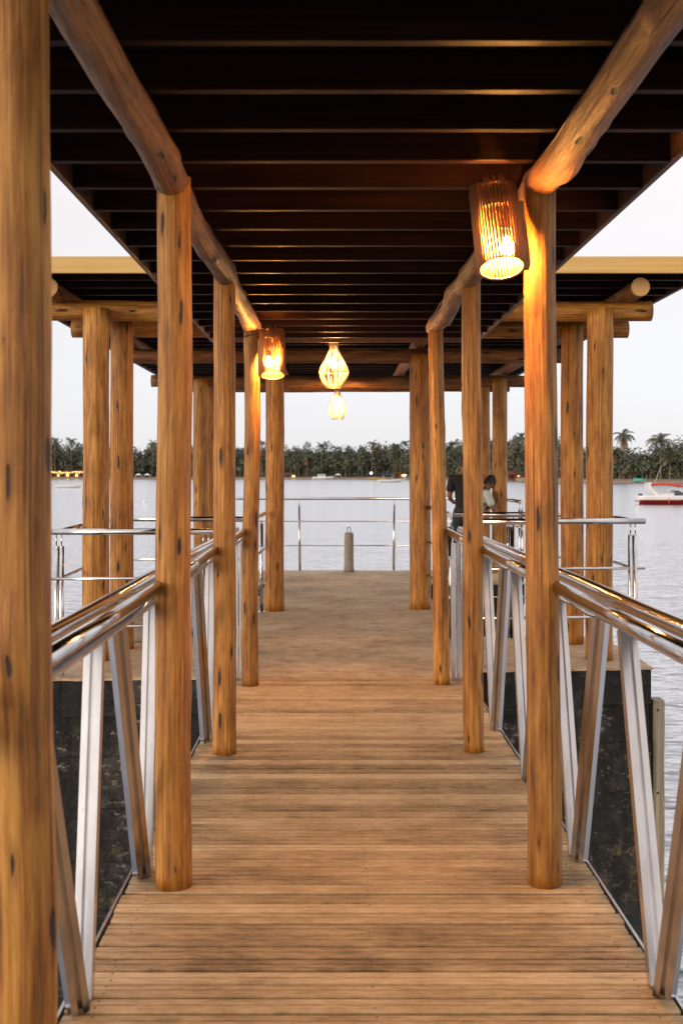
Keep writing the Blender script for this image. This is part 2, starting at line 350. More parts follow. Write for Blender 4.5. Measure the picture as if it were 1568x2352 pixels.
M['skin'] = plain('skin', (0.22, 0.085, 0.045), 0.5)
M['hair'] = plain('black hair', (0.008, 0.007, 0.006), 0.6)
M['tshirt'] = plain('black cotton', (0.010, 0.011, 0.012), 0.85)
M['jeans'] = plain('dark denim', (0.016, 0.022, 0.036), 0.85)
M['mint'] = plain('pale mint cotton', (0.52, 0.57, 0.52), 0.85)
M['print'] = plain('dark print', (0.03, 0.04, 0.04), 0.8)
M['shorts'] = plain('grey shorts cotton', (0.12, 0.12, 0.13), 0.85)
M['iron'] = plain('rusty iron', (0.06, 0.04, 0.03), 0.7, 0.5)
M['thatch'] = plain('thatch', (0.14, 0.075, 0.04), 0.95)
M['hutwall'] = plain('reddish hut timber', (0.20, 0.06, 0.03), 0.8)
M['glow'] = plain('warm festoon bulb', (0.9, 0.6, 0.3), 0.5, 0, (1.0, 0.46, 0.12), 4.0)
M['flood'] = plain('white floodlight', (0.9, 0.9, 0.9), 0.5, 0, (0.9, 1.0, 0.95), 5.0)
M['teal'] = plain('teal paint', (0.10, 0.42, 0.34), 0.5)
M['blue'] = plain('blue canvas', (0.05, 0.10, 0.30), 0.8)
M['orange'] = plain('orange plastic', (0.7, 0.13, 0.03), 0.5)
M['yellow'] = plain('ochre paint', (0.5, 0.30, 0.08), 0.6)

# ------------------------------------------------------------------ logs
def log(name, p0, p1, r0, r1, m, parent, seed, seg=0.07, n=26, rough=1.0, notch=None):
    p0, p1 = Vector(p0), Vector(p1); L = (p1-p0).length; ax = (p1-p0).normalized()
    rnd = random.Random(seed); k = max(4, int(L/seg)); b = MB(); uvs = []
    kn = [(rnd.uniform(0, L), rnd.uniform(0, 2*math.pi), rnd.uniform(0.4, 1.0)) for _ in range(int(L*3.0*rough))]
    for i in range(k+1):
        z = L*i/k; r = r0+(r1-r0)*i/k
        ox = 0.012*rough*noise.noise((seed*3.1, 0, z*0.9)); oy = 0.012*rough*noise.noise((seed*3.1, 7, z*0.9))
        for j in range(n):
            a = 2*math.pi*j/n
            q = r*(1 + 0.035*rough*noise.noise((math.cos(a)*0.9+seed, math.sin(a)*0.9, z*1.3)) + 0.014*rough*noise.noise((math.cos(a)*3+seed, math.sin(a)*3, z*5)))
            for kz, ka, kr in kn:
                d2 = ((z-kz)/0.055)**2 + ((((a-ka+math.pi) % (2*math.pi))-math.pi)*r/0.028)**2
                if d2 < 9: q += 0.0052*kr*rough*math.exp(-d2*0.7)
            b.v.append((ox+q*math.cos(a), oy+q*math.sin(a), z))
    for i in range(k):
        for j in range(n):
            b.face((i*n+j, i*n+(j+1)%n, (i+1)*n+(j+1)%n, (i+1)*n+j), True, 0)
            u0 = 2*math.pi*j/n*r0; u1 = 2*math.pi*(j+1)/n*r0; z0 = L*i/k; z1 = L*(i+1)/k
            uvs += [(u0, z0), (u1, z0), (u1, z1), (u0, z1)]
    b.face([n-1-j for j in range(n)], False, 1); uvs += [(0, 0)]*n
    b.face([k*n+j for j in range(n)], False, 1); uvs += [(0, 0)]*n
    # local Z runs along the log; turn the seam to the back of an upright log
    q = ax.to_track_quat('Z', 'Y') if abs(ax.z) < 0.9 else Vector((0,0,1)).rotation_difference(ax)
    mw = Matrix.Translation(p0) @ q.to_matrix().to_4x4() @ Matrix.Rotation(R(90), 4, 'Z')
    o = b.build(name, [m, M['end']], parent, mw)
    ul = o.data.uv_layers.new(name='UVMap'); ul.data.foreach_set('uv', [c for p in uvs for c in p])
    return o

# ------------------------------------------------------------------ setting: water, land, pier, boardwalk
WZ = -1.93
b = MB(); b.v = [(-9000,-3000,WZ),(9000,-3000,WZ),(9000,9000,WZ),(-9000,9000,WZ)]; b.face((0,1,2,3))
struct(b.build('water', M['water']))

SHORE = [(-2600, 900), (-1200, 860), (-420, 820), (-244, 790), (-60, 800), (38, 790), (74, 690), (90, 600), (97, 470), (127, 432), (200, 410), (420, 390), (900, 500), (2600, 800)]
def shore_y(px):   # distance to the shoreline in the direction of picture column px
    d = Vector(((px-VX)/F, 1.0))
    for (x0, y0), (x1, y1) in zip(SHORE, SHORE[1:]):
        a = Vector((x0, y0)); e = Vector((x1-x0, y1-y0)); den = d.x*e.y - d.y*e.x
        if abs(den) < 1e-9: continue
        t = (a.x*e.y - a.y*e.x)/den; u = (a.x*d.y - a.y*d.x)/den
        if 0 <= u <= 1 and t > 0: return t
    return 800
b = MB(); rows = [(0, -0.15), (3, 0.5), (9, 1.3), (16, 1.7), (40, 2.6), (160, 6), (700, 14)]
pts = []
for (x0, y0), (x1, y1) in zip(SHORE, SHORE[1:]):
    k = max(1, int(math.hypot(x1-x0, y1-y0)/30))
    for i in range(k): pts.append((x0+(x1-x0)*i/k, y0+(y1-y0)*i/k))
pts.append(SHORE[-1])
for i, (x, y) in enumerate(pts):
    for off, h in rows:
        d = Vector((x*0.15, y, 0)).normalized()
        j = noise.noise((x*0.05, y*0.05, off*0.1))
        b.v.append((x + d.x*off, y + d.y*(off + j*2.5), WZ + h + (0.25*j if off else 0)))
nr = len(rows)
for i in range(len(pts)-1):
    for r in range(nr-1): b.face((i*nr+r, (i+1)*nr+r, (i+1)*nr+r+1, i*nr+r+1), True, 0 if r < 3 else 1)
struct(b.build('beach', [M['sand'], M['earth']]))

# pier: near wings, neck, far platform (one concrete outline)
outline = [(-2.45, 9.16), (-0.86, 9.28), (-0.86, 9.303), (1.09, 9.303), (1.09, 9.58), (2.64, 9.72), (2.64, 11.6), (1.25, 11.6), (1.25, 17.2), (2.80, 17.2),
           (2.80, 19.55), (-2.95, 19.55), (-2.95, 17.2), (-0.98, 17.2), (-0.98, 11.6), (-2.45, 11.6)]
def rough_outline(o, step, amp, seed):
    r = []
    for (x0, y0), (x1, y1) in zip(o, o[1:]+o[:1]):
        k = max(1, int(math.hypot(x1-x0, y1-y0)/step)); nx, ny = (y1-y0), -(x1-x0); l = math.hypot(nx, ny); nx /= l; ny /= l
        for i in range(k):
            t = i/k; d = amp*(noise.noise((x0+(x1-x0)*t)*9, ) if False else noise.noise(((x0+(x1-x0)*t)*9, (y0+(y1-y0)*t)*9, seed))) if i else 0
            r.append((x0+(x1-x0)*t+nx*d, y0+(y1-y0)*t+ny*d))
    return r
b = MB(); b.poly(rough_outline(outline, 0.045, 0.035, 3), -0.016, 0.0)
pier = struct(b.build('pier', M['slab']))
b = MB()
ins = [(x + (0.012 if x < 0 else -0.012), y + (0.015 if y < 10 else 0.0)) for x, y in outline]
# wall courses, each a little off the one above
def course(z0, z1, d):
    o = [(x*(1-d*0.004), y + (d*0.022 if y < 10 else 0)) for x, y in ins]
    b.poly(rough_outline(o, 0.06, 0.03, z0*5), z0, z1)
for i, (z0, z1) in enumerate(((-0.30, -0.0165), (-0.62, -0.3005), (-1.02, -0.6205), (-1.45, -1.0205), (-4.0, -1.4505))): course(z0, z1, i % 2 + 0.2)
b.build('pier_wall', M['wall'], pier)
bw = struct(bpy.data.objects.new('boardwalk', None)); col.objects.link(bw)
b = MB(); y = -1.0; rnd = random.Random(4)
DX0, DX1 = -0.805, 1.035
k0 = math.floor(-1.0/PITCH); k1 = math.floor(9.36/PITCH)
for k in range(k0, k1):
    g = 0.0074 + (0.0030 if rnd.random() < 0.35 else -0.0015 if rnd.random() < 0.3 else 0)
    dz = rnd.uniform(-0.0025, 0.0015); j0 = rnd.uniform(-0.004, 0.004); j1 = rnd.uniform(-0.004, 0.004)
    # board section: eased edges and a milled groove along the middle
    y0, y1, c = k*PITCH+g, (k+1)*PITCH-g, 0.005; ym = (y0+y1)/2 + rnd.uniform(-0.004, 0.004); q = rnd.uniform(0.0022, 0.0042)
    sec = [(y0, -0.034), (y1, -0.034), (y1, -c), (y1-c, 0), (ym+q, 0), (ym+q*0.6, -0.010), (ym-q*0.6, -0.010), (ym-q, 0), (y0+c, 0), (y0, -c)]
    b0 = len(b.v); ns = len(sec)
    for xx in (DX0+j0, DX1+j1): b.v += [(xx, yy, zz+dz) for yy, zz in sec]
    for i in range(ns): b.face((b0+(i+1)%ns, b0+i, b0+ns+i, b0+ns+(i+1)%ns))
    b.face([b0+i for i in range(ns)]); b.face([b0+ns+ns-1-i for i in range(ns)])
    for xx in (-0.715, 0.125, 0.955):        # screw heads over each joist
        for yy in (0.028, 0.076):
            if rnd.random() < 0.55: b.lathe([(0.0036, 0.0), (0.0032, 0.0010)], 7, (xx+rnd.uniform(-0.008, 0.008), k*PITCH+yy, dz+0.0002), 1)
b.build('decking', [M['deck'], M['iron']], bw)
for x in (DX0-0.018, DX1+0.008): MB().box((x, -1.0, -0.16), (x+0.010, 9.24, 0.003)).build('edge_trim', M['alu'], bw)
for x in (-0.74, 0.10, 0.93): MB().box((x, -1.0, -0.20), (x+0.05, 9.24, -0.040)).build('joist', M['rafter'], bw)

# ------------------------------------------------------------------ walkway pergola
perg = empty('walkway_pergola', (0.1, 5.5, 0), 'log post pergola with a dark slatted roof covering the boardwalk', 'pergola')
POSTS = {'L': [(46, 47, 2.42, 0.066), (398.5, 400, 4.58, 0.070), (514, 514, 6.76, 0.065), (576, 577.5, 8.92, 0.063)],
         'R': [(1704, 1700, 2.42, 0.066), (1250, 1238, 4.60, 0.066), (1091, 1079, 6.80, 0.058), (1015, 1000.5, 8.98, 0.060)]}
tops = {'L': [], 'R': []}
TOPZ = 2.76
for s in 'LR':
    for i, (pb, pt, z, r) in enumerate(POSTS[s]):
        xb = (pb-VX)*z/F; xt = (pt-VX)*z/F
        log('post', (xb, z, 0.001), (xt, z, TOPZ), r*1.02, r*0.93, M['post'], perg, 11+i+(50 if s == 'R' else 0), 0.05, 30, 1.3)
        tops[s].append((xt, z))
UZ = 2.684     # underside of the log beams
for s in 'LR':
    t = tops[s]
    path = [(t[0][0], -0.4)] + t
    for i in range(len(path)-1):
        (x0, y0), (x1, y1) = path[i], path[i+1]
        r = 0.068; dx = (0.006 if i % 2 else -0.004); a = 0.012
        y_end = y1 + (0.16 if i == len(path)-2 else -0.006)
        rr0, rr1 = (0.057, 0.064) if i % 2 else (0.056, 0.062)
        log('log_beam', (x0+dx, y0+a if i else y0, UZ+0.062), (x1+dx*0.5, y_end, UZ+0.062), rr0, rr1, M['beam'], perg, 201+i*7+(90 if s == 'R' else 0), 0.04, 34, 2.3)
RZ = UZ+0.122
for k in range(-8, 18):
    y = 3.272+0.4170*k
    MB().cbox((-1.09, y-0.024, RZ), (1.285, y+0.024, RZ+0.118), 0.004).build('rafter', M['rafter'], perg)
def corrugated(b, x0, x1, y0, y1, z, t, p=0.045, a=0.004):
    n = int((x1-x0)/p)*4; k = len(b.v)
    for i in range(n+1):
        x = x0+(x1-x0)*i/n; dz = a*math.sin(math.pi/2*i)
        b.v += [(x, y0, z+dz), (x, y1, z+dz), (x, y0, z+dz+t), (x, y1, z+dz+t)]
    for i in range(n):
        q = k+i*4
        b.face((q+4, q, q+1, q+5), True); b.face((q+2, q+6, q+7, q+3), True); b.face((q, q+4, q+6, q+2)); b.face((q+5, q+1, q+3, q+7))
    return b
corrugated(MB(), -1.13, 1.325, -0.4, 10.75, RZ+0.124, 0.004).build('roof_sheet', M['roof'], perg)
for x in (-1.118, 1.288): MB().cbox((x, -0.4, RZ-0.004), (x+0.026, 10.72, RZ+0.113), 0.003).build('fascia', M['fascia_dark'], perg)
MB().cbox((-1.09, 10.70, RZ-0.002), (1.285, 10.725, RZ+0.112), 0.003).build('fascia', M['fascia_dark'], perg)
# cable stapled along the right-hand beam
pts = []
for i in range(60):
    y = 2.9+6.1*i/59; q = (y-2.42)/(8.98-2.42)
    x = tops['R'][0][0]+(tops['R'][3][0]-tops['R'][0][0])*min(1, q)
    pts.append((x-0.058, y, UZ+0.086+0.010*noise.noise((y*2.3, 3, 1))))
MB().tube(pts, 0.004, 6).build('cable', M['cable'], perg)
xt, yt = tops['L'][3]
MB().tube([(xt+0.064*math.cos(a), yt+0.064*math.sin(a), 2.655+0.012*math.cos(a)) for a in [2*math.pi*i/20-1.4 for i in range(21)]], 0.0035, 6).build('cable', M['cable'], perg)

# ------------------------------------------------------------------ pavilion on the pier
pav = empty('pavilion', (0.1, 14.5, 0), 'flat roofed pavilion of thick round logs on the pier at the end of the boardwalk', 'pavilion')
def bigpost(pb, z, r, topz, seed, pt=None):
    pt = pb if pt is None else pt
    x0 = (pb-VX)*z/F; x1 = (pt-VX)*z/F
    n = 30; o = log('post', (x0, z, 0.001), (x1, z, topz), r, r*0.96, M['post'], pav, seed, 0.09, n, 0.7)
    # saddle-cut shoulders at the top
    for v in o.data.vertices:
        if v.co.z > topz-0.10:
            pass
    return o
for a in ((220.5, 10.12, 0.116, 3.03, 301), (280, 10.80, 0.108, 3.0, 302), (1376, 10.16, 0.117, 3.03, 303), (1314, 11.12, 0.108, 3.0, 304),
          (631, 13.80, 0.112, 3.02, 305), (964.5, 13.98, 0.128, 3.02, 306), (461, 17.55, 0.113, 3.02, 307), (479, 18.5, 0.105, 3.02, 308),
          (1147, 17.5, 0.114, 3.02, 309), (1110, 18.5, 0.105, 3.02, 310)): bigpost(*a)
for x0, x1, y, zc, r, sd_ in ((-2.95, 2.777, 10.31, 3.035, 0.090, 331), (-2.497, 2.80, 11.22, 2.99, 0.085, 332), (-2.6, 2.75, 14.12, 3.02, 0.088, 333),
                              (-2.75, 2.88, 17.72, 3.0, 0.09, 334), (-2.7, 2.777, 18.66, 2.99, 0.088, 335)):
    log('cross_beam', (x0, y, zc), (x1, y, zc), r, r*0.98, M['post'], pav, sd_, 0.08, 28, 1.2) if y < 12 else log('cross_beam', (x0, y, zc), (x1, y, zc), r, r*0.98, M['beam'], pav, sd_, 0.08, 28, 1.2)  # rear beams get the darker log wood: their shade is put into the colour
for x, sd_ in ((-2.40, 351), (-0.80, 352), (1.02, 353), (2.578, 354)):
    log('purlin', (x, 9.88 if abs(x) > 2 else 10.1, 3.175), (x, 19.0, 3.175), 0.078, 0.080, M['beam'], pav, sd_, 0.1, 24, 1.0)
k = 0
for k in range(25):
    y = 10.05+0.42*k
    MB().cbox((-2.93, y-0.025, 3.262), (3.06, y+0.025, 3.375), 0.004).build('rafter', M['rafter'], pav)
MB().cbox((-2.99, 9.66, 3.258), (3.11, 9.695, 3.396), 0.004).build('fascia', M['fascia'], pav)
MB().cbox((-2.99, 20.31, 3.258), (3.11, 20.345, 3.396), 0.004).build('fascia', M['fascia'], pav)
for x in (-2.99, 3.075): MB().cbox((x, 9.697, 3.258), (x+0.035, 20.308, 3.394), 0.004).build('fascia', M['fascia_dark'], pav)
corrugated(MB(), -2.95, 3.07, 9.70, 20.3, 3.384, 0.004).build('roof_sheet', M['roof'], pav)

# ------------------------------------------------------------------ gangway rails (truss sides with handrails)
def strut_mesh(p0, p1, wx=0.059, dy=0.046, turn=0.0):
    p0, p1 = Vector(p0), Vector(p1); t = (p1-p0); L = t.length
    # channel section: two flanges and a recessed web on both faces
    h = wx/2; d = dy/2; g = 0.0085; w_ = 0.020
    sec = [(-h,-d),(-g,-d),(-g,-d+w_),(g,-d+w_),(g,-d),(h,-d),(h,d),(g,d),(g,d-w_),(-g,d-w_),(-g,d),(-h,d)]
    n = len(sec); b = MB()
    for z in (0, L): b.v += [(x, y, z) for x, y in sec]
    for i in range(n): b.face((i, (i+1)%n, n+(i+1)%n, n+i))
    b.face([n-1-i for i in range(n)]); b.face([n+i for i in range(n)])
    z = t.normalized(); x = Vector((1,0,0)); x = (x - z*x.dot(z)).normalized(); y = z.cross(x)
    m = Matrix((x, y, z)).transposed().to_4x4(); m = m @ Matrix.Rotation(turn, 4, 'Z'); m.translation = p0
    return b, m
def gangway(side, label, xt, xp, nodes, lean_far, lean_near, posts):
    s = 1 if xt > 0 else -1
    g = empty('gangway_railing', (xt, 5.0, 0), label, 'railing')
    y1 = 9.25
    MB().tube([(xt, -0.8+i*0.5, 1.106+0.002*math.sin(i)) for i in range(21)], 0.022, 16).build('top_chord', M['steel'], g)
    MB().cbox((xt-0.040, -0.8, 1.068), (xt+0.040, y1, 1.083), 0.004).build('chord_plate', M['alu'], g)
    MB().cbox((xt-0.035, -0.8, -0.12), (xt+0.035, y1, -0.06), 0.004).build('bottom_chord', M['alu'], g)
    MB().tube([(xt-(0.032 if s > 0 else 0.0), -0.8+i*0.5, 1.170+0.002*math.cos(i*1.7)) for i in range(21)], 0.027, 18).build('handrail', M['steel'], g)
    pp = [(z, x) for x, z in posts]
    for (za, xa), (zb, xb) in zip(pp, pp[1:]):
        MB().tube([(xp+0.0*xa, za, 1.168), (xp, (za+zb)/2, 1.166), (xp, zb, 1.168)], 0.025, 16).build('inner_handrail', M['steel'], g)
    for yb in nodes:
        for dy, nm in ((lean_far, 'strut'), (-lean_near, 'strut')):
            if yb+dy > y1-0.05 or yb+dy < -0.7: continue
            off = 0.036 if dy > 0 else -0.030
            b_, m = strut_mesh((xt-s*0.004, yb+off, 0.004), (xt-s*0.004, yb+dy+off*0.4, 1.067), turn=0.0 if dy > 0 else -s*R(38)); b_.build(nm, M['alu'], g, m)
    for x, z in posts:            # curved hooks that hold the inner rail
        for zz in (z-0.20, z+0.20):
            if zz > y1-0.1: continue
            pts = [(xp + (xt-xp)*q, zz - s*0.0 + 0.02*q, 1.146 - 0.075*math.sin(math.pi*min(1, q*0.62+0.0))) for q in [i/8 for i in range(9)]]
            MB().tube(pts, 0.006, 8).build('hook', M['steel'], g)
    for q in (0.0, 0.042, 0.084):
        x = xt - s*(q + 0.004); MB().cbox((x-0.017, 9.16-q*0.3, 0.004), (x+0.017, 9.20-q*0.3, 1.067), 0.004).build('end_post', M['alu'], g)
    return g
gangway('L', 'left metal gangway railing of slanting struts under paired steel handrails', -0.768, -0.682, [1.2, 2.37, 3.54, 4.71, 5.89, 7.07, 8.24], 0.20, 0.56, tops['L'])
gangway('R', 'right metal gangway railing of slanting struts under paired steel handrails', 1.018, 0.868, [1.13, 2.38, 3.64, 4.90, 6.15, 7.39, 8.6], 0.42, 0.42, tops['R'])

# ------------------------------------------------------------------ pier rails
def post_stand(g, x, y, zt, double=True, tilt=0.0):
    o = 0.0205 if double else 0.0
    b = MB()
    for d in ((-o, o) if double else (0,)):
        b.tube([(x+d, y, 0.002), (x+d+tilt, y, zt-0.115)], 0.021, 12); b.tube([(x+d+tilt, y, zt-0.115), (x+d+tilt, y, zt-0.02)], 0.006, 8)
    b.lathe([(0.045, 0.0), (0.045, 0.008)], 16, (x, y, 0.002))
    b.build('stanchion', M['steel'], g)
def rail_run(g, pts, zt, mids, r=0.0255):
    MB().tube([(x, y, zt) for x, y in pts], r, 14).build('handrail', M['steel'], g)
    for m in mids: MB().tube([(x, y, m) for x, y in pts], 0.0125, 10).build('mid_rail', M['steel'], g)
ZL, ZR = 1.146, 1.21
g = empty('wing_railing', (-1.6, 9.3, 0), 'low steel tube railing round the left wing of the pier below two thick log posts', 'railing')
rail_run(g, [(-2.30, 9.31), (-0.90, 9.36)], ZL, (0.774, 0.395))
rail_run(g, [(-2.185, 9.36), (-2.28, 11.95)], ZL-0.004, (0.770, 0.391))
for x, y in ((-2.185, 9.34), (-1.02, 9.36)): post_stand(g, x, y, ZL)
g = empty('wing_railing', (1.8, 9.85, 0), 'low steel tube railing round the right wing of the pier toward the speedboat', 'railing')
rail_run(g, [(2.60, 9.84), (1.15, 9.74)], ZR, (0.816, 0.408))
rail_run(g, [(2.50, 9.87), (2.56, 11.45)], ZR-0.004, (0.812, 0.404))
for x, y in ((2.50, 9.84), (1.20, 9.76)): post_stand(g, x, y, ZR)
g = empty('berth_railing', (-1.4, 12, 0), 'steel rail between the left wing and the reddest pavilion post', 'railing')
rail_run(g, [(-2.2, 11.95), (-0.93, 11.98), (-0.83, 12.3), (-0.81, 13.66)], ZL, (0.735, 0.37))
for x, y in ((-0.84, 13.62), (-0.88, 12.0)): post_stand(g, x, y, ZL, False)
g = empty('berth_railing', (1.6, 11.4, 0), 'steel rail crossing in front of the two people with a capped end', 'railing')
rail_run(g, [(1.17, 11.45), (2.30, 11.40)], ZR, (0.80, 0.41))
rail_run(g, [(1.11, 11.32), (1.13, 13.95)], ZR, (0.80, 0.41))
for x, y in ((1.11, 11.38), (1.72, 11.43)): post_stand(g, x, y, ZR)
g = empty('end_railing', (0, 19.45, 0), 'steel railing along the far edge of the pier behind the concrete bollard', 'railing')
rail_run(g, [(2.72, 17.0), (2.72, 19.2), (2.55, 19.46), (-2.3, 19.46)], 1.197, (0.82, 0.42))
for x in (-2.1, -0.565, 0.985, 2.45): post_stand(g, x, 19.46, 1.197, False, 0.012*(1 if x < 0 else -1)*-1)
for x, y in ((2.72, 17.1),): post_stand(g, x, y, 1.197)

# bollard, mooring block, fender pile
t = empty('bollard', (0.243, 19.25, 0), 'round grey concrete bollard with an iron ring on top at the pier end', 'bollard')
MB().lathe([(0.088, 0), (0.084, 0.05), (0.078, 0.10), (0.076, 0.60), (0.068, 0.64)], 20, (0.243, 19.25, 0.002)).build('shaft', M['block'], t)
MB().tube([(0.243+0.03*math.cos(a), 19.25, 0.68+0.05*math.sin(a)) for a in [i*2*math.pi/16 for i in range(17)]], 0.006, 6, False).build('ring', M['iron'], t)
t = empty('mooring_block', (-1.75, 11.3, 0), 'small brown concrete mooring block with an iron cleat behind the left railing', 'mooring block')
MB().cbox((-2.02, 11.18, 0.002), (-1.50, 11.42, 0.245), 0.012).build('block', M['block'], t)
MB().tube([(-1.84, 11.3, 0.246), (-1.84, 11.3, 0.30), (-1.80, 11.3, 0.325), (-1.75, 11.3, 0.30), (-1.75, 11.3, 0.246)], 0.011, 8).build('cleat', M['iron'], t)
t = empty('fender_pile', (2.70, 9.82, WZ), 'pale weathered timber pile standing against the right corner of the black pier wall', 'pile')
b = MB()
for i in range(13):
    z = -3.2+2.92*i/12; b.v += [(2.655+0.004*noise.noise((z*3, 1, 0)), 9.78, z), (2.745+0.008*noise.noise((z*3, 2, 0)), 9.77, z), (2.745+0.008*noise.noise((z*3, 2, 0)), 9.92, z), (2.655, 9.92, z)]
for i in range(12):
    for j in range(4): b.face((i*4+j, i*4+(j+1)%4, i*4+4+(j+1)%4, i*4+4+j), False)
b.face((48, 49, 50, 51)); b.build('timber', board_mat('weathered pile timber', (0.20, 0.165, 0.115), (0.42, 0.36, 0.27), (30, 30, 1.2), 0.8), t)
for z in (-0.36, -1.05): MB().lathe([(0.010, 0), (0.006, 0.01)], 8).build('bolt', M['iron'], t, Matrix.Translation((2.69, 9.772, z)) @ Matrix.Rotation(R(90), 4, 'X'))

# ------------------------------------------------------------------ lamps
def bulb_mesh(b, c, r):
    b.lathe([(0.3*r, -r*0.95), (0.75*r, -0.66*r), (r, 0), (0.8*r, 0.6*r), (0.42*r, 1.1*r), (0.40*r, 1.7*r)], 14, c)
def wall_lamp(bot, top, r, label, post_dir, bulb_off):
    bot, top = Vector(bot), Vector(top); L = (top-bot).length
    t = empty('wall_lamp', bot, label, 'wall lamp', 'stick lamps on the pergola posts')
    q = Vector((0,0,1)).rotation_difference((top-bot).normalized()); mw = Matrix.Translation(bot) @ q.to_matrix().to_4x4()
    b = MB(); n = 46; rnd = random.Random(8)
    for i in range(n):
        a = 2*math.pi*i/n+rnd.uniform(-0.008, 0.008); rr = r*(1+rnd.uniform(-0.006, 0.006)); x, y = rr*math.cos(a), rr*math.sin(a)
        b.tube([(x, y, 0.0), (x*1.003, y*1.003, L/2), (x*0.985, y*0.985, L+rnd.uniform(-0.012, 0.015))], 0.0047, 6)
    sh = b.build('shade', M['stick'], t, mw)
    for z in (0.002, L*0.36, L*0.68, L*0.955):
        MB().tube([((r-0.0065)*math.cos(a), (r-0.0065)*math.sin(a), z) for a in [i*2*math.pi/40 for i in range(41)]], 0.0042 if z < 0.01 else 0.0020, 5, False).build('binding', M['stick'], sh, mw)
    d = Vector(post_dir)
    b = MB(); b.box((-0.028, -0.012, 0), (0.028, 0.012, L*0.8)); m2 = mw @ Matrix.Translation(d*(r+0.004)) @ Matrix.Rotation(math.atan2(d.y, d.x)+R(90), 4, 'Z')
    b.build('bracket', M['ply'], t, m2)
    c = Vector(bulb_off)
    b = MB(); b.tube([tuple(c+Vector((0,0,0.045))), tuple(c+Vector((0,0,0.10)))], 0.016, 12); b.tube([tuple(c+Vector((0,0,0.09))), tuple(d*(r-0.004)+Vector((0,0,c.z+0.09)))], 0.006, 6)
    b.build('socket', M['black'], t, mw)
    b = MB(); bulb_mesh(b, c, 0.029); b.build('bulb', M['bulb'], t, mw)
    return t
z2 = 4.50
wall_lamp(((1147-VX)*z2/F, 4.44, 2.385), ((1139-VX)*z2/F-0.004, 4.56, 2.705), 0.090, 'large lit stick shade lamp on the near right pergola post', (1, 0, 0), (0.030, 0.0, 0.085))
wall_lamp((-0.460, 8.80, 2.345), (-0.468, 8.90, 2.685), 0.093, 'lit stick shade lamp on the last left post of the pergola', (-1, 0, 0), (-0.03, 0.0, 0.10))
def pendant(x, y, zb, zt, label, roofz):
    H = zt-zb; t = empty('pendant_lamp', (x, y, zb), label, 'pendant lamp', 'woven pendants under the pavilion')
    prof = [(0.075, 0.0), (0.098, 0.08), (0.132, 0.22), (0.144, 0.33), (0.130, 0.44), (0.098, 0.58), (0.064, 0.71), (0.042, 0.82), (0.038, 0.91), (0.046, 1.0)]
    b = MB(); rnd = random.Random(int(y*10)); n = 46
    for i in range(n):
        a0 = 2*math.pi*i/n; ph = rnd.uniform(-0.10, 0.10); tw = rnd.uniform(-0.25, 0.25)
        pts = []
        for r, h in prof:
            a = a0+ph*math.sin(h*5)+tw*(h-0.33); pts.append((r*math.cos(a), r*math.sin(a), h*H))
        b.tube(pts, 0.0032, 5)
    sh = b.build('shade', M['wicker'], t, Matrix.Translation((x, y, zb)))
    for k in (0, 3, 7, 9):
        r, h = prof[k]
        MB().tube([(r*math.cos(a), r*math.sin(a), h*H) for a in [i*2*math.pi/32 for i in range(33)]], 0.0055 if k == 0 else 0.004, 6, False).build('hoop', M['wicker'], sh, Matrix.Translation((x, y, zb)))
    MB().lathe([(0.030, 0.83*H), (0.032, 1.0*H)], 14).build('neck', M['wicker'], t, Matrix.Translation((x, y, zb)))
    MB().tube([(x, y, zb+0.70*H), (x, y, roofz)], 0.004, 6).build('cord', M['cable'], t)
    b = MB(); bulb_mesh(b, (0, 0, 0.50*H), 0.034); b.build('bulb', M['pendant_bulb'], t, Matrix.Translation((x, y, zb)))
    return t
pendant(-0.002, 11.3, 2.437, 2.880, 'nearer and larger woven vase shaped pendant glowing under the pavilion roof', 3.28)
pendant(0.050, 17.6, 2.425, 2.870, 'farther and smaller woven pendant hanging before the far shore', 3.28)

# ------------------------------------------------------------------ people
def skinned(name, verts, edges, radii, root, mats, parent, levels=2):
    bm = bmesh.new(); vs = [bm.verts.new(v) for v in verts]
    for a, c in edges: bm.edges.new((vs[a], vs[c]))
    me = bpy.data.meshes.new(name); bm.to_mesh(me); bm.free()
    o = bpy.data.objects.new(name, me); col.objects.link(o)
    md = o.modifiers.new('skin', 'SKIN'); md.use_smooth_shade = True
    if not me.skin_vertices: me.skin_vertices.new()
    sv = me.skin_vertices[0].data
    for i, r in enumerate(radii): sv[i].radius = r if isinstance(r, tuple) else (r, r); sv[i].use_root = (i == root)
    sb = o.modifiers.new('sub', 'SUBSURF'); sb.levels = levels; sb.render_levels = levels
    dg = bpy.context.evaluated_depsgraph_get(); nm = bpy.data.meshes.new_from_object(o.evaluated_get(dg))
    o.modifiers.clear(); o.data = nm; nm.name = name
    for m in mats: nm.materials.append(m)
    nm.polygons.foreach_set('use_smooth', [True]*len(nm.polygons))
    if parent: put(o, parent)
    return o
class Fig:
    def __init__(s): s.v = []; s.e = []; s.r = []; s.n = {}
    def add(s, name, p, r, link=None):
        s.n[name] = len(s.v); s.v.append(Vector(p)); s.r.append(r)
        if link: s.e.append((s.n[link], s.n[name]))
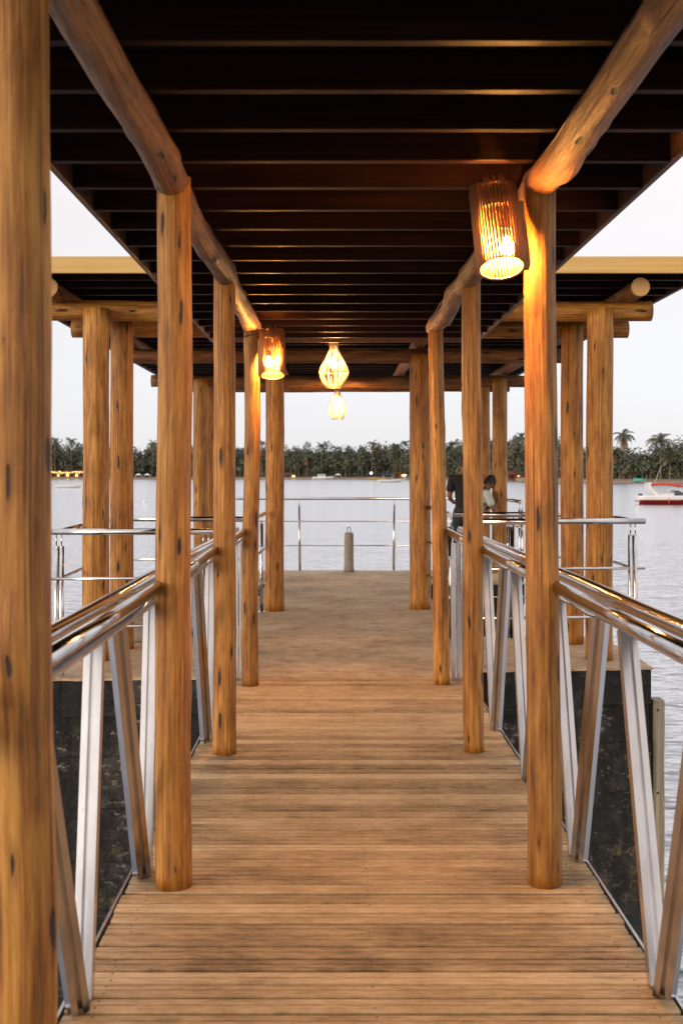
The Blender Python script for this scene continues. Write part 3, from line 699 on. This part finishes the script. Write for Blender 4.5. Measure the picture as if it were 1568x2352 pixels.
def person(loc, rot, k, label, lean, arms, head, shirt_m, leg_m, long_legs, robj=None):
    """k scales a 1.75 m figure facing local +Y"""
    t = empty('person', loc, label, 'person')
    mw = Matrix.Translation(loc) @ Matrix.Rotation(rot, 4, 'Z') @ Matrix.Scale(k, 4)
    def L(p):    # lean of everything above the hips
        p = Vector(p); 
        if p.z > 0.95:
            q = Matrix.Rotation(-lean, 4, 'X'); p = q @ (p-Vector((0,0,0.95))) + Vector((0,0,0.95))
        return p
    f = Fig()
    f.add('pelvis', L((0,0,0.95)), (0.125, 0.095)); f.add('waist', L((0,0.01,1.10)), (0.120, 0.085), 'pelvis'); f.add('chest', L((0,-0.005,1.28)), (0.140, 0.098), 'waist')
    f.add('upper', L((0,-0.01,1.40)), (0.105, 0.080), 'chest'); f.add('neck', L((0,-0.01,1.485)), 0.050, 'upper')
    hx, hy = head
    f.add('jaw', L((hx*0.5, 0.012+hy*0.5, 1.560)), (0.058, 0.066), 'neck'); f.add('skull', L((hx, 0.012+hy, 1.645)), (0.074, 0.090), 'jaw'); f.add('crown', L((hx, 0.0+hy, 1.708)), (0.052, 0.062), 'skull')
    f.add('nose', L((hx*0.9, 0.122+hy, 1.618)), 0.012, 'skull')
    for s, nm in ((-1, 'l'), (1, 'r')):
        f.add('ear'+nm, L((hx+s*0.084, 0.0+hy, 1.625)), (0.012, 0.02), 'skull')
        f.add('sh'+nm, L((s*0.180, -0.01, 1.405)), 0.058, 'upper')
        el, wr = arms[nm]
        f.add('el'+nm, L(el), 0.042, 'sh'+nm); f.add('wr'+nm, L(wr), 0.027, 'el'+nm)
        d = (Vector(wr)-Vector(el)).normalized(); side = d.cross(Vector((0,0,1))); side = side.normalized() if side.length > 0.1 else Vector((1,0,0)); dn = d.cross(side)
        f.add('palm'+nm, L(Vector(wr)+d*0.075), (0.034, 0.016), 'wr'+nm)
        for j in range(4):
            base = Vector(wr)+d*0.10+side*(-0.030+0.020*j); ln = (0.030, 0.036, 0.034, 0.026)[j]
            f.add('f%d%s' % (j, nm), L(base+d*0.012), 0.0085, 'palm'+nm); f.add('g%d%s' % (j, nm), L(base+d*(0.012+ln)-dn*0.012), 0.008, 'f%d%s' % (j, nm)); f.add('h%d%s' % (j, nm), L(base+d*(0.018+ln*1.5)-dn*0.034), 0.007, 'g%d%s' % (j, nm))
        f.add('t0'+nm, L(Vector(wr)+d*0.045-side*0.036*s*-1*-1-dn*0.012), 0.010, 'palm'+nm); f.add('t1'+nm, L(Vector(wr)+d*0.085-side*0.055-dn*0.025), 0.008, 't0'+nm)
        f.add('hip'+nm, (s*0.095, 0.0, 0.87), 0.092, 'pelvis'); f.add('kn'+nm, (s*0.11, 0.02, 0.48), 0.056, 'hip'+nm); f.add('calf'+nm, (s*0.112, -0.005, 0.33), 0.055, 'kn'+nm)
        f.add('an'+nm, (s*0.115, -0.02, 0.075), 0.037, 'calf'+nm); f.add('toe'+nm, (s*0.135, 0.14, 0.032), (0.040, 0.026), 'an'+nm)
    body = skinned('body', [mw @ v for v in f.v], f.e, [(r[0]*k, r[1]*k) if isinstance(r, tuple) else (r*k, r*k) for r in f.r], 0, [M['skin']], t)
    def sub(name, pts, edges, rad, m, root=0): return skinned(name, [mw @ L(p) for p in pts], edges, [(r[0]*k, r[1]*k) if isinstance(r, tuple) else (r*k, r*k) for r in rad], root, [m], t)
    # clothing: slightly larger than the body
    pts = [(0,0,0.85), (0,0.005,1.10), (0,-0.005,1.29), (0,-0.01,1.415), (0,-0.01,1.455)]; rad = [(0.155, 0.122), (0.148, 0.110), (0.165, 0.120), (0.125, 0.095), (0.075, 0.068)]; ed = [(0,1),(1,2),(2,3),(3,4)]
    for s, nm in ((-1, 'l'), (1, 'r')):
        i = len(pts); el = Vector(arms[nm][0]); sh = Vector((s*0.182, -0.01, 1.405)); pts += [tuple(sh), tuple(sh+(el-sh)*0.42), tuple(sh+(el-sh)*0.80)]; rad += [0.074, 0.070, 0.072]; ed += [(3, i), (i, i+1), (i+1, i+2)]
    shirt = sub('shirt', pts, ed, rad, shirt_m)
    pts = [(0,0,0.95), (0,0.003,1.04)]; rad = [(0.140, 0.112), (0.134, 0.104)]; ed = [(0, 1)]
    for s in (-1, 1):
        i = len(pts); pts += [(s*0.095, 0, 0.86), (s*0.112, 0.018, 0.50)] + ([(s*0.114, -0.006, 0.30), (s*0.116, -0.02, 0.10)] if long_legs else []); rad += [0.108, 0.078] + ([0.070, 0.066] if long_legs else [])
        ed += [(0, i), (i, i+1)] + ([(i+1, i+2), (i+2, i+3)] if long_legs else [])
    sub('jeans' if long_legs else 'shorts', pts, ed, rad, leg_m)
    # hair cap
    b = MB(); c = Vector((hx, hy-0.006, 1.650)); n = 20
    for i in range(9):
        a = math.pi/2*i/8
        for j in range(n):
            q = 2*math.pi*j/n; dx, dy_ = math.cos(q), math.sin(q)
            low = 0.012 + (0.060 if dy_ < 0.1 else 0.0)*(1-max(0, dy_))
            z = -low*(math.cos(a)**3) + 0.104*math.sin(a)
            b.v.append(tuple(c + Vector((dx*0.090*math.cos(a)**0.7 if i < 8 else dx*0.004, dy_*0.108*math.cos(a)**0.7 if i < 8 else dy_*0.004, z + 0.003*noise.noise((dx*9, dy_*9, z*40))))))
    for i in range(8):
        for j in range(n): b.face((i*n+j, i*n+(j+1)%n, (i+1)*n+(j+1)%n, (i+1)*n+j), True)
    b.face([8*n+j for j in range(n)], True); b.v = [tuple(mw @ L(v)) for v in b.v]; b.build('hair', M['hair'], t)
    for s in (-1, 1):
        b = MB(); b.lathe([(0.003, -0.011), (0.009, -0.007), (0.011, 0), (0.009, 0.007), (0.003, 0.011)], 10, (hx+s*0.032, hy+0.094, 1.650)); b.v = [tuple(mw @ L(v)) for v in b.v]; b.build('eye', M['hair'], t)
    b = MB(); b.tube([(hx-0.022, hy+0.093, 1.578), (hx, hy+0.098, 1.577), (hx+0.022, hy+0.093, 1.578)], 0.005, 6); b.v = [tuple(mw @ L(v)) for v in b.v]; b.build('mouth', M['print'], t)
    return t, mw, L
# low concrete step the two stand on (part of the far platform)
MB().cbox((1.28, 17.215, 0.002), (2.70, 17.95, 0.135), 0.012).build('step', M['slab'], pier)
person(Vector((1.93, 17.42, 0.137)), R(-6), 1.0, 'person in black t-shirt and dark jeans seen from behind', 0.0,
       {'l': ((-0.222, -0.02, 1.12), (-0.17, 0.22, 1.05)), 'r': ((0.235, 0.02, 1.12), (0.17, 0.26, 1.06))}, (0.0, 0.01), M['tshirt'], M['jeans'], True)
tb, mwb, Lb = person(Vector((2.07, 16.95+0.45, 0.137)), R(-78), 0.86, 'younger person with short black hair in pale printed t-shirt leaning forward chin on hand', 0.42,
       {'l': ((-0.22, 0.20, 1.18), (-0.06, 0.26, 1.38)), 'r': ((0.22, 0.20, 1.18), (0.05, 0.25, 1.38))}, (0.0, 0.02), M['mint'], M['shorts'], False)
b = MB()
for i, (yy, zz, r) in enumerate(((0.02, 1.20, 0.026), (0.0, 1.14, 0.020), (0.035, 1.10, 0.022))):
    b.tube([tuple(mwb @ Lb((0.150, yy+r*math.cos(a), zz+r*math.sin(a)))) for a in [q*2*math.pi/14 for q in range(12)]], 0.010, 6)
b.build('shirt_print', M['print'], tb)

# ------------------------------------------------------------------ boats and buoy
def hull(b, L, W, H, draft, mi_lo=0, mi_hi=1, split=0.45, bow=0.35):
    """lofted hull, stern at x=0, bow at x=L; strips below the split height take mi_lo"""
    n = 14; prof = [(0.0, -draft), (0.55, -draft*0.55), (0.86, H*0.10), (0.96, H*split), (0.965, H*split+0.01), (1.0, H*0.92), (0.97, H)]
    k = len(b.v); m = len(prof)
    for i in range(n+1):
        t = i/n; x = L*t; wd = W/2*(1-max(0, (t-0.45)/0.55)**2.2*0.97); lift = bow*H*max(0, (t-0.4)/0.6)**2
        for s in (-1, 1):
            for q, z in prof: b.v.append((x + (0.10*L*max(0, t-0.7)*z/H if z > 0 else 0), s*wd*(q if t < 0.96 else q), z + lift*(1 if z > 0 else 0.9)))
    for i in range(n):
        for s in (0, 1):
            for j in range(m-1):
                a = k+(i*2+s)*m+j; c = k+((i+1)*2+s)*m+j
                f = (a, c, c+1, a+1) if s == 0 else (a, a+1, c+1, c)
                b.face(f, True, mi_lo if j < 3 else mi_hi)
        a = k+i*2*m+m-1; c = k+(i+1)*2*m+m-1; b.face((a, c, c+m, a+m), False, mi_hi)   # deck
    b.face([k+j for j in range(m)] + [k+m+j for j in reversed(range(m))], False, mi_hi)
D = 136.0
bx = (1463-VX)*D/F
boat = empty('speedboat', (bx, D, WZ), 'white speedboat with dark red hull and red sunshade moored off the right shore', 'boat')
mwb = Matrix.Translation((bx, D, WZ)) @ Matrix.Rotation(R(-4), 4, 'Z')
b = MB(); hull(b, 8.6, 2.6, 1.02, 0.3, 0, 1, 0.52, 0.25); b.build('hull', [M['red'], M['white']], boat, mwb)
b = MB(); b.cbox((-0.18, -0.9, 0.35), (0.0, 0.9, 0.45), 0.02); b.build('swim_platform', M['red'], boat, mwb)
b = MB(); b.cbox((0.15, -0.25, 1.0), (0.55, 0.25, 1.22), 0.03); b.build('engine_cover', M['black'], boat, mwb)
arch = []
b = MB()
for s in (-1, 1):
    pr = [(2.15, 1.02, 0.30), (1.70, 1.45, 0.24), (1.30, 1.85, 0.20), (1.10, 2.25, 0.17), (1.35, 2.45, 0.15)]
    for i in range(len(pr)-1):
        (x0, z0, w0), (x1, z1, w1) = pr[i], pr[i+1]; k = len(b.v)
        for y in (s*1.12, s*1.02): b.v += [(x0-w0, y, z0), (x0+w0, y, z0), (x1+w1, y, z1), (x1-w1, y, z1)]
        for q in ((0,1,2,3),(7,6,5,4),(0,4,5,1),(1,5,6,2),(2,6,7,3),(3,7,4,0)): b.face([k+j for j in q])
b.box((1.12, -1.02, 2.37), (1.50, 1.02, 2.49)); b.build('radar_arch', M['white'], boat, mwb)
b = MB()
for i in range(9):
    x = 1.55+3.5*i/8; z = 2.42+0.10*math.sin(i/8*math.pi)-0.22*(i/8)**2
    b.v += [(x, -1.1, z-0.18), (x, -0.6, z), (x, 0.6, z), (x, 1.1, z-0.18)]
k = len(b.v); b.v += [(x, y, z-0.10) for x, y, z in b.v]
for i in range(8):
    for j in range(3): b.face((i*4+j, i*4+4+j, i*4+5+j, i*4+1+j), True); b.face((k+i*4+j, k+i*4+1+j, k+i*4+5+j, k+i*4+4+j), True)
    b.face((i*4, k+i*4, k+i*4+4, i*4+4)); b.face((i*4+3, i*4+7, k+i*4+7, k+i*4+3))
b.face((0,1,2,3,k+3,k+2,k+1,k)); b.face((32,k+32,k+33,k+34,k+35,35,34,33)); b.build('sunshade', M['canvas'], boat, mwb)
for x in (1.9, 3.4, 4.9):
    for s in (-1, 1): MB().tube([(x, s*1.08, 1.0), (x, s*1.05, 2.32 if x < 4 else 2.1)], 0.02, 6).build('shade_pole', M['steel'], boat, mwb)
MB().tube([(2.05, 0.4, 2.4), (2.75, 0.4, 4.35)], [0.03, 0.012], 6).build('antenna', M['white'], boat, mwb)
b = MB(); b.v = [(4.4,-1.0,1.05),(4.4,1.0,1.05),(5.6,0.7,1.08),(5.6,-0.7,1.08),(3.9,-0.95,1.62),(3.9,0.95,1.62),(4.5,0.7,1.60),(4.5,-0.7,1.60)]
for q in ((0,3,2,1),(4,5,6,7),(0,1,5,4),(1,2,6,5),(2,3,7,6),(3,0,4,7)): b.face(q)
b.build('windscreen', M['glass'], boat, mwb)
b = MB(); b.cbox((2.3, -0.9, 1.0), (4.0, 0.9, 1.30), 0.05); b.build('seat', M['white'], boat, mwb)
MB().tube([(2.2, -1.15, 1.14), (2.7, -1.18, 1.42), (4.2, -1.15, 1.44), (4.6, -1.05, 1.2)], 0.02, 6).build('grab_rail', M['steel'], boat, mwb)
MB().tube([(3.35, -1.29, 0.75), (3.35, -1.31, 0.1)], 0.06, 8).build('fender', M['orange'], boat, mwb)
def small_boat(px, py, L, label, cabin=None, hullm='white', topm=None, rot=0.0, group=None):
    d = (CAM_Z-WZ)*F/(py-VY); p = P(px, py, d); t = empty('boat', (p.x, d, WZ), label, 'boat', group)
    m = Matrix.Translation((p.x, d, WZ)) @ Matrix.Rotation(rot, 4, 'Z') @ Matrix.Translation((-L/2, 0, 0))
    b = MB(); hull(b, L, L*0.28, L*0.12, 0.2, 0, 0); b.build('hull', M[hullm], t, m)
    if cabin:
        b = MB(); b.cbox((L*0.25, -L*0.09, L*0.12), (L*0.62, L*0.09, L*(0.12+cabin)), 0.05); b.build('cabin', M['white'], t, m)
        b = MB(); b.cbox((L*0.27, -L*0.092, L*(0.12+cabin*0.45)), (L*0.60, L*0.092, L*(0.12+cabin*0.8)), 0.02); b.build('window', M['glass'], t, m)
    if topm:
        b = MB(); b.cbox((L*0.2, -L*0.1, L*0.33), (L*0.62, L*0.1, L*0.36), 0.02); b.build('canopy', M[topm], t, m)
        for x in (0.22, 0.6):
            for s in (-1, 1): MB().tube([(L*x, s*L*0.09, L*0.1), (L*x, s*L*0.09, L*0.33)], 0.03, 5).build('canopy_pole', M['white'], t, m)
    return t
small_boat(895, 1108, 9.5, 'small white boat with a blue canopy afloat before the beach floodlights', None, 'white', 'blue', 0.15)
small_boat(741, 1101, 13, 'white cabin motorboat drawn up against the middle of the beach', 0.13, 'white', None, 0.1)
small_boat(867, 1102.5, 9, 'low ochre rowing boat on the water edge between the floodlights', None, 'yellow', None, -0.1)
small_boat(157, 1121, 6.0, 'low pale skiff with a dark outboard in the left water gap', None, 'white', None, 0.05)
small_boat(1282, 1113, 4.0, 'little teal dinghy seen beside the right pavilion posts', None, 'teal', None, 0.4)
p = P(333, 1154, 145); t = empty('buoy', (p.x, 145, WZ), 'round white mooring buoy floating beyond the left pavilion posts', 'buoy')
MB().lathe([(0.05, -0.2), (0.20, -0.12), (0.27, 0.06), (0.21, 0.24), (0.07, 0.32)], 16, (p.x, 145, WZ)).build('float', M['white'], t)
MB().tube([(p.x, 145, WZ+0.32), (p.x+0.05, 145, WZ+0.38), (p.x, 145, WZ+0.44), (p.x-0.05, 145, WZ+0.38), (p.x, 145, WZ+0.32)], 0.012, 6).build('ring', M['iron'], t)

# ------------------------------------------------------------------ far shore: wood, palms, huts, lamps
def crown(b, c, rx, ry, rz, n, rnd, leaf_s):
    lobes = [(rnd.uniform(-0.55, 0.55)*rx, rnd.uniform(-0.55, 0.55)*ry, rnd.uniform(-0.35, 0.55)*rz, rnd.uniform(0.45, 0.7)) for _ in range(6)]
    for i in range(n):
        lx, ly, lz, lr = rnd.choice(lobes)
        d = Vector((rnd.gauss(0,1), rnd.gauss(0,1), rnd.gauss(0,1))).normalized()*lr*rnd.uniform(0.65, 1.05)
        p = Vector((c[0]+lx+d.x*rx, c[1]+ly+d.y*ry, c[2]+lz+d.z*rz))
        nn = (d + Vector((rnd.uniform(-.7,.7), rnd.uniform(-.7,.7), rnd.uniform(-.2,.9)))).normalized()
        u = nn.orthogonal().normalized(); u = Matrix.Rotation(rnd.uniform(0, 6.28), 3, nn) @ u; v = nn.cross(u); s = leaf_s*rnd.uniform(0.55, 1.2); k = len(b.v)
        b.v += [tuple(p+u*s), tuple(p+v*s*0.7+nn*s*0.2), tuple(p-u*s), tuple(p-v*s*0.7+nn*s*0.2)]; b.face((k, k+1, k+2, k+3))
rnd = random.Random(77)
b = MB(); wt = MB()
TOP = [(-200, 1020), (60, 1008), (122, 1012), (165, 1010), (190, 1020), (250, 1028), (310, 1030), (350, 1018), (420, 1020), (540, 1028), (610, 1028), (652, 1030), (700, 1027), (740, 1024), (800, 1028), (860, 1022), (930, 1022), (1000, 1026), (1050, 1022), (1090, 1010), (1130, 1012), (1165, 1018), (1200, 1004), (1260, 1012), (1290, 1012), (1330, 1030), (1405, 1030), (1440, 1032), (1470, 1046), (1500, 1044), (1520, 1025), (1568, 1012), (1640, 1005), (1900, 1010)]
def top_at(px):
    for (a, ya), (c, yc) in zip(TOP, TOP[1:]):
        if a <= px <= c: return ya+(yc-ya)*(px-a)/(c-a)
    return 1020
px = -190.0
while px < 1880:
    d0 = shore_y(px)
    for row, off in ((0, 14), (1, 24), (2, 38)):
        q = px + rnd.uniform(-14, 14); d = d0 + off + rnd.uniform(-4, 4)
        ztop = CAM_Z + (VY-top_at(q)+11*noise.noise((q*0.045, row*3.0, 2.0))+rnd.uniform(-8, 7)+(9 if rnd.random() < 0.12 else 0) - (2-row)*rnd.uniform(0, 20))*d/F
        zg = WZ + 1.8; h = max(5, ztop-zg); x = (q-VX)*d/F; rz = h*0.44; rx = rnd.uniform(3.8, 6.8)
        crown(b, (x, d, zg+h-rz*0.98), rx, rx, rz, 330 if 100 < px < 1600 else 150, rnd, 0.62 if d < 560 else 0.85)
        if row == 0: wt.tube([(x, d-2.5, zg-0.6), (x+rnd.uniform(-.6,.6), d-2.2, zg+h*0.5)], [0.22, 0.12], 5, False)
    px += 10
w_ = stuff(b.build('wood', M['leaf'])); w_['label'] = 'dense dark green wood along the far shore'
wt.build('trunks', M['trunk'], w_)['kind'] = 'stuff'
# low scrub along the beach
b = MB()
px = -150
while px < 1800:
    d = shore_y(px)+11; s = d/F; x = (px-VX)*s
    if rnd.random() < 0.8: crown(b, (x, d, WZ+2.0), rnd.uniform(1.5, 4), 1.5, rnd.uniform(0.8, 2.0), 60, rnd, 0.45)
    px += 9
dk = MB(); px = -190
while px < 1860:
    d = shore_y(px)+rnd.uniform(12, 18); s = d/F; x = (px-VX)*s
    crown(dk, (x, d, WZ+rnd.uniform(3.0, 5.0)), rnd.uniform(3.5, 5.5), 2.5, rnd.uniform(2.4, 4.2), 130, rnd, 0.7)
    px += 8
dk.build('undergrowth', M['leaf'], w_)['kind'] = 'stuff'
stuff(b.build('beach_scrub', M['leaf_olive']))['label'] = 'low olive scrub along the back of the beach'

def palm(px, top, foot, size, label, lean=0.0, dry=False, off=10, n=18, droop=1.0):
    d = shore_y(px)+off; x = (px-VX)*d/F; zc = CAM_Z+(VY-top)*d/F; zg = WZ+1.3; R_ = size*d/F
    t = empty('palm_tree', (x-lean*(zc-zg), d, zg), label, 'palm tree', 'coconut palms on the far shore')
    rn = random.Random(int(px*7)); H = zc-zg
    tr = MB(); tr.tube([(x-lean*H*(1-q)**1.5, d, zg-0.5+(H+0.3)*q) for q in [i/8 for i in range(9)]], [0.30-0.13*i/8 for i in range(9)], 8); tr.build('trunk', M['trunk'], t)
    def fronds(cnt, lo, hi, mtl, nm, k):
        b = MB()
        for i in range(cnt):
            a = 2*math.pi*i/cnt+rn.uniform(-0.25, 0.25); el = rn.uniform(lo, hi); L = R_*rn.uniform(0.85, 1.15); base = Vector((x, d, zc)); hd = Vector((math.cos(a), math.sin(a), 0)); pts = []
            for s in range(9):
                q = s/8; e = el - droop*1.5*q**1.4*(1.0 if el > -0.3 else 0.4)
                pts.append(base if s == 0 else pts[-1] + (hd*math.cos(e)+Vector((0,0,math.sin(e))))*L/8)
            for s in range(8):
                p, q2 = pts[s], pts[s+1]; tg = (q2-p).normalized(); sd2 = tg.cross(Vector((0,0,1))).normalized(); up = sd2.cross(tg)
                for m_ in range(2):
                    pp = p+(q2-p)*m_*0.5; ll = L*0.27*math.sin(math.pi*min(0.97, 0.14+0.82*(s+m_*0.5)/8))
                    for sg in (-1, 1):
                        e_ = pp + sd2*sg*ll*0.85 + tg*ll*0.45 - Vector((0,0,1))*ll*0.42; k2 = len(b.v); wd = tg*L*0.030
                        b.v += [tuple(pp-wd), tuple(pp+wd), tuple(e_+wd*0.3), tuple(e_-wd*0.2)]; b.face((k2, k2+1, k2+2, k2+3))
            b.tube([tuple(v) for v in pts], [0.10*(1-i2/9.5) for i2 in range(9)], 4, False)
        b.build(nm, mtl, t)
    fronds(n, -0.25, 1.25, M['palm'], 'crown', 1)
    if dry: fronds(6, -1.35, -0.8, M['dry'], 'dry_fronds', 0.8)
    return t
for a in ((1432, 999, 1100, 32, 'tall slim palm with dry hanging fronds clear of the trees at the right', -0.10, True),
          (1517, 1012, 1105, 40, 'broad fan palm crown standing above the dip in the right tree line', 0.0, False),
          (1412, 1078-38, 1105, 26, 'browning palm leaning out beside the right pavilion post', 0.12, True),
          (1447, 1062, 1108, 30, 'short bushy palm low on the right beach left of the teal boat', 0.03, True),
          (1492, 1058, 1108, 32, 'low palm on the beach behind the speedboat antenna', -0.05, False),
          (1538, 1052, 1108, 34, 'palm with pale trunk near the right picture edge behind the red sunshade', 0.02, False),
          (1197, 1004, 1100, 24, 'dark palm top touching the left side of the near right post', 0.0, False),
          (1038, 1022, 1098, 22, 'palm crown above the head of the person in black', 0.0, False),
          (856, 1018, 1095, 17, 'palm rising highest in the middle of the far tree line', 0.05, True),
          (908, 1024, 1095, 14, 'palm right of the tallest middle palm', -0.03, False),
          (915+16, 1018, 1095, 15, 'slim palm just left of the yellow inner pavilion post', 0.0, False),
          (738, 1024, 1095, 16, 'rounded palm right of the bare tree', 0.0, False),
          (792, 1046, 1095, 14, 'short palm with a pale trunk in the middle of the wood', 0.0, False),
          (705, 1052, 1095, 16, 'browning palm low in the wood above the cabin motorboat', 0.03, True),
          (601, 1016, 1095, 13, 'dark palm top between the lamp post and the reddest pavilion post', 0.0, False),
          (352, 1018, 1095, 17, 'palm leaning at the left edge of the second left pergola post', 0.05, True),
          (163, 1012, 1095, 17, 'wide palm top above the festoon lights on the left shore', 0.0, False),
          (126, 1010, 1095, 11, 'palm top just clear of the near left post', 0.0, False)): palm(*a)
# bare tree in the middle
d = shore_y(690)+22; t = empty('bare_tree', ((692-VX)*d/F, d, WZ+2), 'leafless spiky tree poking above the wood left of centre', 'tree')
b = MB(); rn = random.Random(5); x0 = (695-VX)*d/F; zt = CAM_Z+(VY-1032)*d/F
MB().tube([(x0, d, WZ+1.2), (x0, d, zt)], [0.5, 0.25], 8).build('trunk', M['trunk'], t)
def branch(p, dr, L, r, dep):
    q = p+dr*L; b.tube([tuple(p), tuple(p+dr*L*0.5+Vector((rn.uniform(-.2,.2),0,0))), tuple(q)], [r, r*0.8, r*0.55], 4, False)
    if dep:
        for i in range(4):
            nd = (dr*0.9+Vector((rn.uniform(-.75,.75), rn.uniform(-.5,.5), rn.uniform(-.05,.75)))).normalized(); branch(p+dr*L*rn.uniform(0.45, 1.0), nd, L*rn.uniform(0.45, 0.75), r*0.62, dep-1)
for i in range(9): branch(Vector((x0, d, zt-2.0+rn.uniform(-2, 1))), Vector((rn.uniform(-1.3, 1.0), rn.uniform(-.4,.4), rn.uniform(0.35, 1.3))).normalized(), 5.0, 0.20, 2)
b.build('branches', plain('grey bare twigs', (0.16, 0.15, 0.14), 0.9), t)

def hut(px0, px1, py0, py1, label, wallm, roofm, off=5):
    pm = (px0+px1)/2; d = shore_y(pm)+off; x0 = (px0-VX)*d/F; x1 = (px1-VX)*d/F; z0 = WZ+0.4; zt = CAM_Z+(VY-py0)*d/F
    t = empty('beach_hut', ((x0+x1)/2, d, z0), label, 'beach hut'); h = max(2.6, zt-z0); e = h*0.62
    MB().cbox((x0, d, z0), (x1, d+5, z0+e), 0.05).build('wall', M[wallm], t)
    b = MB(); k = 0; b.v = [(x0-0.8, d-1.2, z0+e), (x1+0.8, d-1.2, z0+e), (x1+0.8, d+6.2, z0+e), (x0-0.8, d+6.2, z0+e), (x0+0.5, d+2.5, z0+h), (x1-0.5, d+2.5, z0+h)]
    for q in ((0,1,5,4),(1,2,5),(2,3,4,5),(3,0,4),(0,3,2,1)): b.face(q)
    b.build('roof', M[roofm], t)
    n = max(2, int((x1-x0)/3))
    for i in range(n+1): MB().tube([(x0+(x1-x0)*i/n, d-1.0, z0-0.5), (x0+(x1-x0)*i/n, d-1.0, z0+e)], 0.10, 6).build('post', M['trunk'], t)
    for i in range(n): MB().box((x0+(x1-x0)*(i+0.25)/n, d-0.06, z0+e*0.35), (x0+(x1-x0)*(i+0.75)/n, d+0.02, z0+e*0.8)).build('window', M['glow'] if i % 2 else M['black'], t)
    return t
hut(1166, 1202, 1082, 1105, 'red timber beach hut at the water right of the younger person', 'hutwall', 'hutwall', 3)
hut(905, 945, 1081, 1096, 'thatched beach bar right of the middle floodlights', 'hutwall', 'thatch', 9)
hut(655, 680, 1085, 1096, 'small thatched shelter at the left of the middle beach', 'thatch', 'thatch', 9)
hut(118, 192, 1078, 1096, 'long thatched beach bar behind the festoon lights on the left shore', 'thatch', 'thatch', 10)
d = shore_y(155)+4; t = empty('string_lights', ((155-VX)*d/F, d, WZ+1), 'row of orange festoon lights above the left beach', 'string lights')
b = MB(); cb = []; rn = random.Random(2)
x0, x1 = (110-VX)*d/F, (195-VX)*d/F
for i in range(26):
    x = x0+(x1-x0)*i/25; z = CAM_Z+(VY-1085+rn.uniform(-2, 2))*d/F; cb.append((x, d, z+0.4)); b.lathe([(0.1, -0.5), (0.27, -0.2), (0.27, 0.2), (0.1, 0.45)], 8, (x+rn.uniform(-.4,.4), d, z))
b.build('bulbs', M['glow'], t); MB().tube(cb, 0.04, 5).build('wire', M['cable'], t)
for i in (0, 1): MB().tube([(cb[-1 if i else 0][0], d, WZ), (cb[-1 if i else 0][0], d, cb[0][2]+0.3)], 0.09, 6).build('pole', M['trunk'], t)
for px_, py_, lb in ((852, 1086.5, 'white floodlight on a pole among the middle beach scrub'), (930, 1092, 'white floodlight near the thatched beach bar')):
    d = shore_y(px_)+6; p = P(px_, py_, d); t = empty('floodlight', (p.x, d, WZ+1), lb, 'floodlight')
    MB().tube([(p.x, d, WZ+0.6), (p.x, d, p.z)], 0.08, 6).build('pole', M['iron'], t); MB().lathe([(0.15, -0.8), (0.75, -0.4), (0.85, 0), (0.7, 0.45), (0.2, 0.7)], 12, (p.x, d-0.3, p.z)).build('lamp_head', M['flood'], t)
# white beach tents on the left shore
for px_, lb in ((318, 'white beach tent right of the second left pavilion post'), (338, 'low white beach tent between the left posts'), (776, 'small pale beach kiosk with an ochre side right of the cabin motorboat')):
    d = shore_y(px_)+4; x = (px_-VX)*d/F; t = empty('beach_tent', (x, d, WZ+0.6), lb, 'tent'); zz = WZ+0.4
    b = MB(); b.v = [(x-2.2, d-1.5, zz+2.2), (x+2.2, d-1.5, zz+2.2), (x+2.2, d+1.5, zz+2.2), (x-2.2, d+1.5, zz+2.2), (x, d, zz+3.4)]
    for q in ((0,1,4),(1,2,4),(2,3,4),(3,0,4),(0,3,2,1)): b.face(q)
    b.build('canopy', M['white'], t)
    for sx in (-2, 2):
        for sy in (-1.4, 1.4): MB().tube([(x+sx, d+sy, zz-0.4), (x+sx, d+sy, zz+2.25)], 0.05, 5).build('pole', M['white'], t)
# fence of stakes and upturned teal boat on the right beach
d = shore_y(1450)+3; t = empty('stake_fence', ((1450-VX)*d/F, d, WZ+0.5), 'row of rough wooden stakes along the right beach', 'fence'); rn = random.Random(9)
for i in range(24):
    px_ = 1404+7.4*i+rn.uniform(-2, 2); dd = shore_y(px_)+3; x = (px_-VX)*dd/F; MB().tube([(x, dd, WZ), (x+rn.uniform(-.15,.15), dd, WZ+rn.uniform(1.5, 2.9))], 0.10, 5).build('stake', M['trunk'], t)
d = shore_y(1560)+2.2; p = P(1562, 1103, d); t = empty('upturned_boat', (p.x, d, WZ+0.6), 'upturned teal boat lying on the right beach', 'boat')
d = shore_y(1561)
px_ = (2300+945*0.275)/1.7417; d = shore_y(px_)+2.5; x = (px_-VX)*d/F; t.location = (x, d, WZ+0.5)
b = MB(); hull(b, 5.2, 1.7, 0.9, 0.25, 0, 0); b.build('hull', M['teal'], t, Matrix.Translation((x-2.6, d, WZ+1.55)) @ Matrix.Rotation(R(180), 4, 'X'))
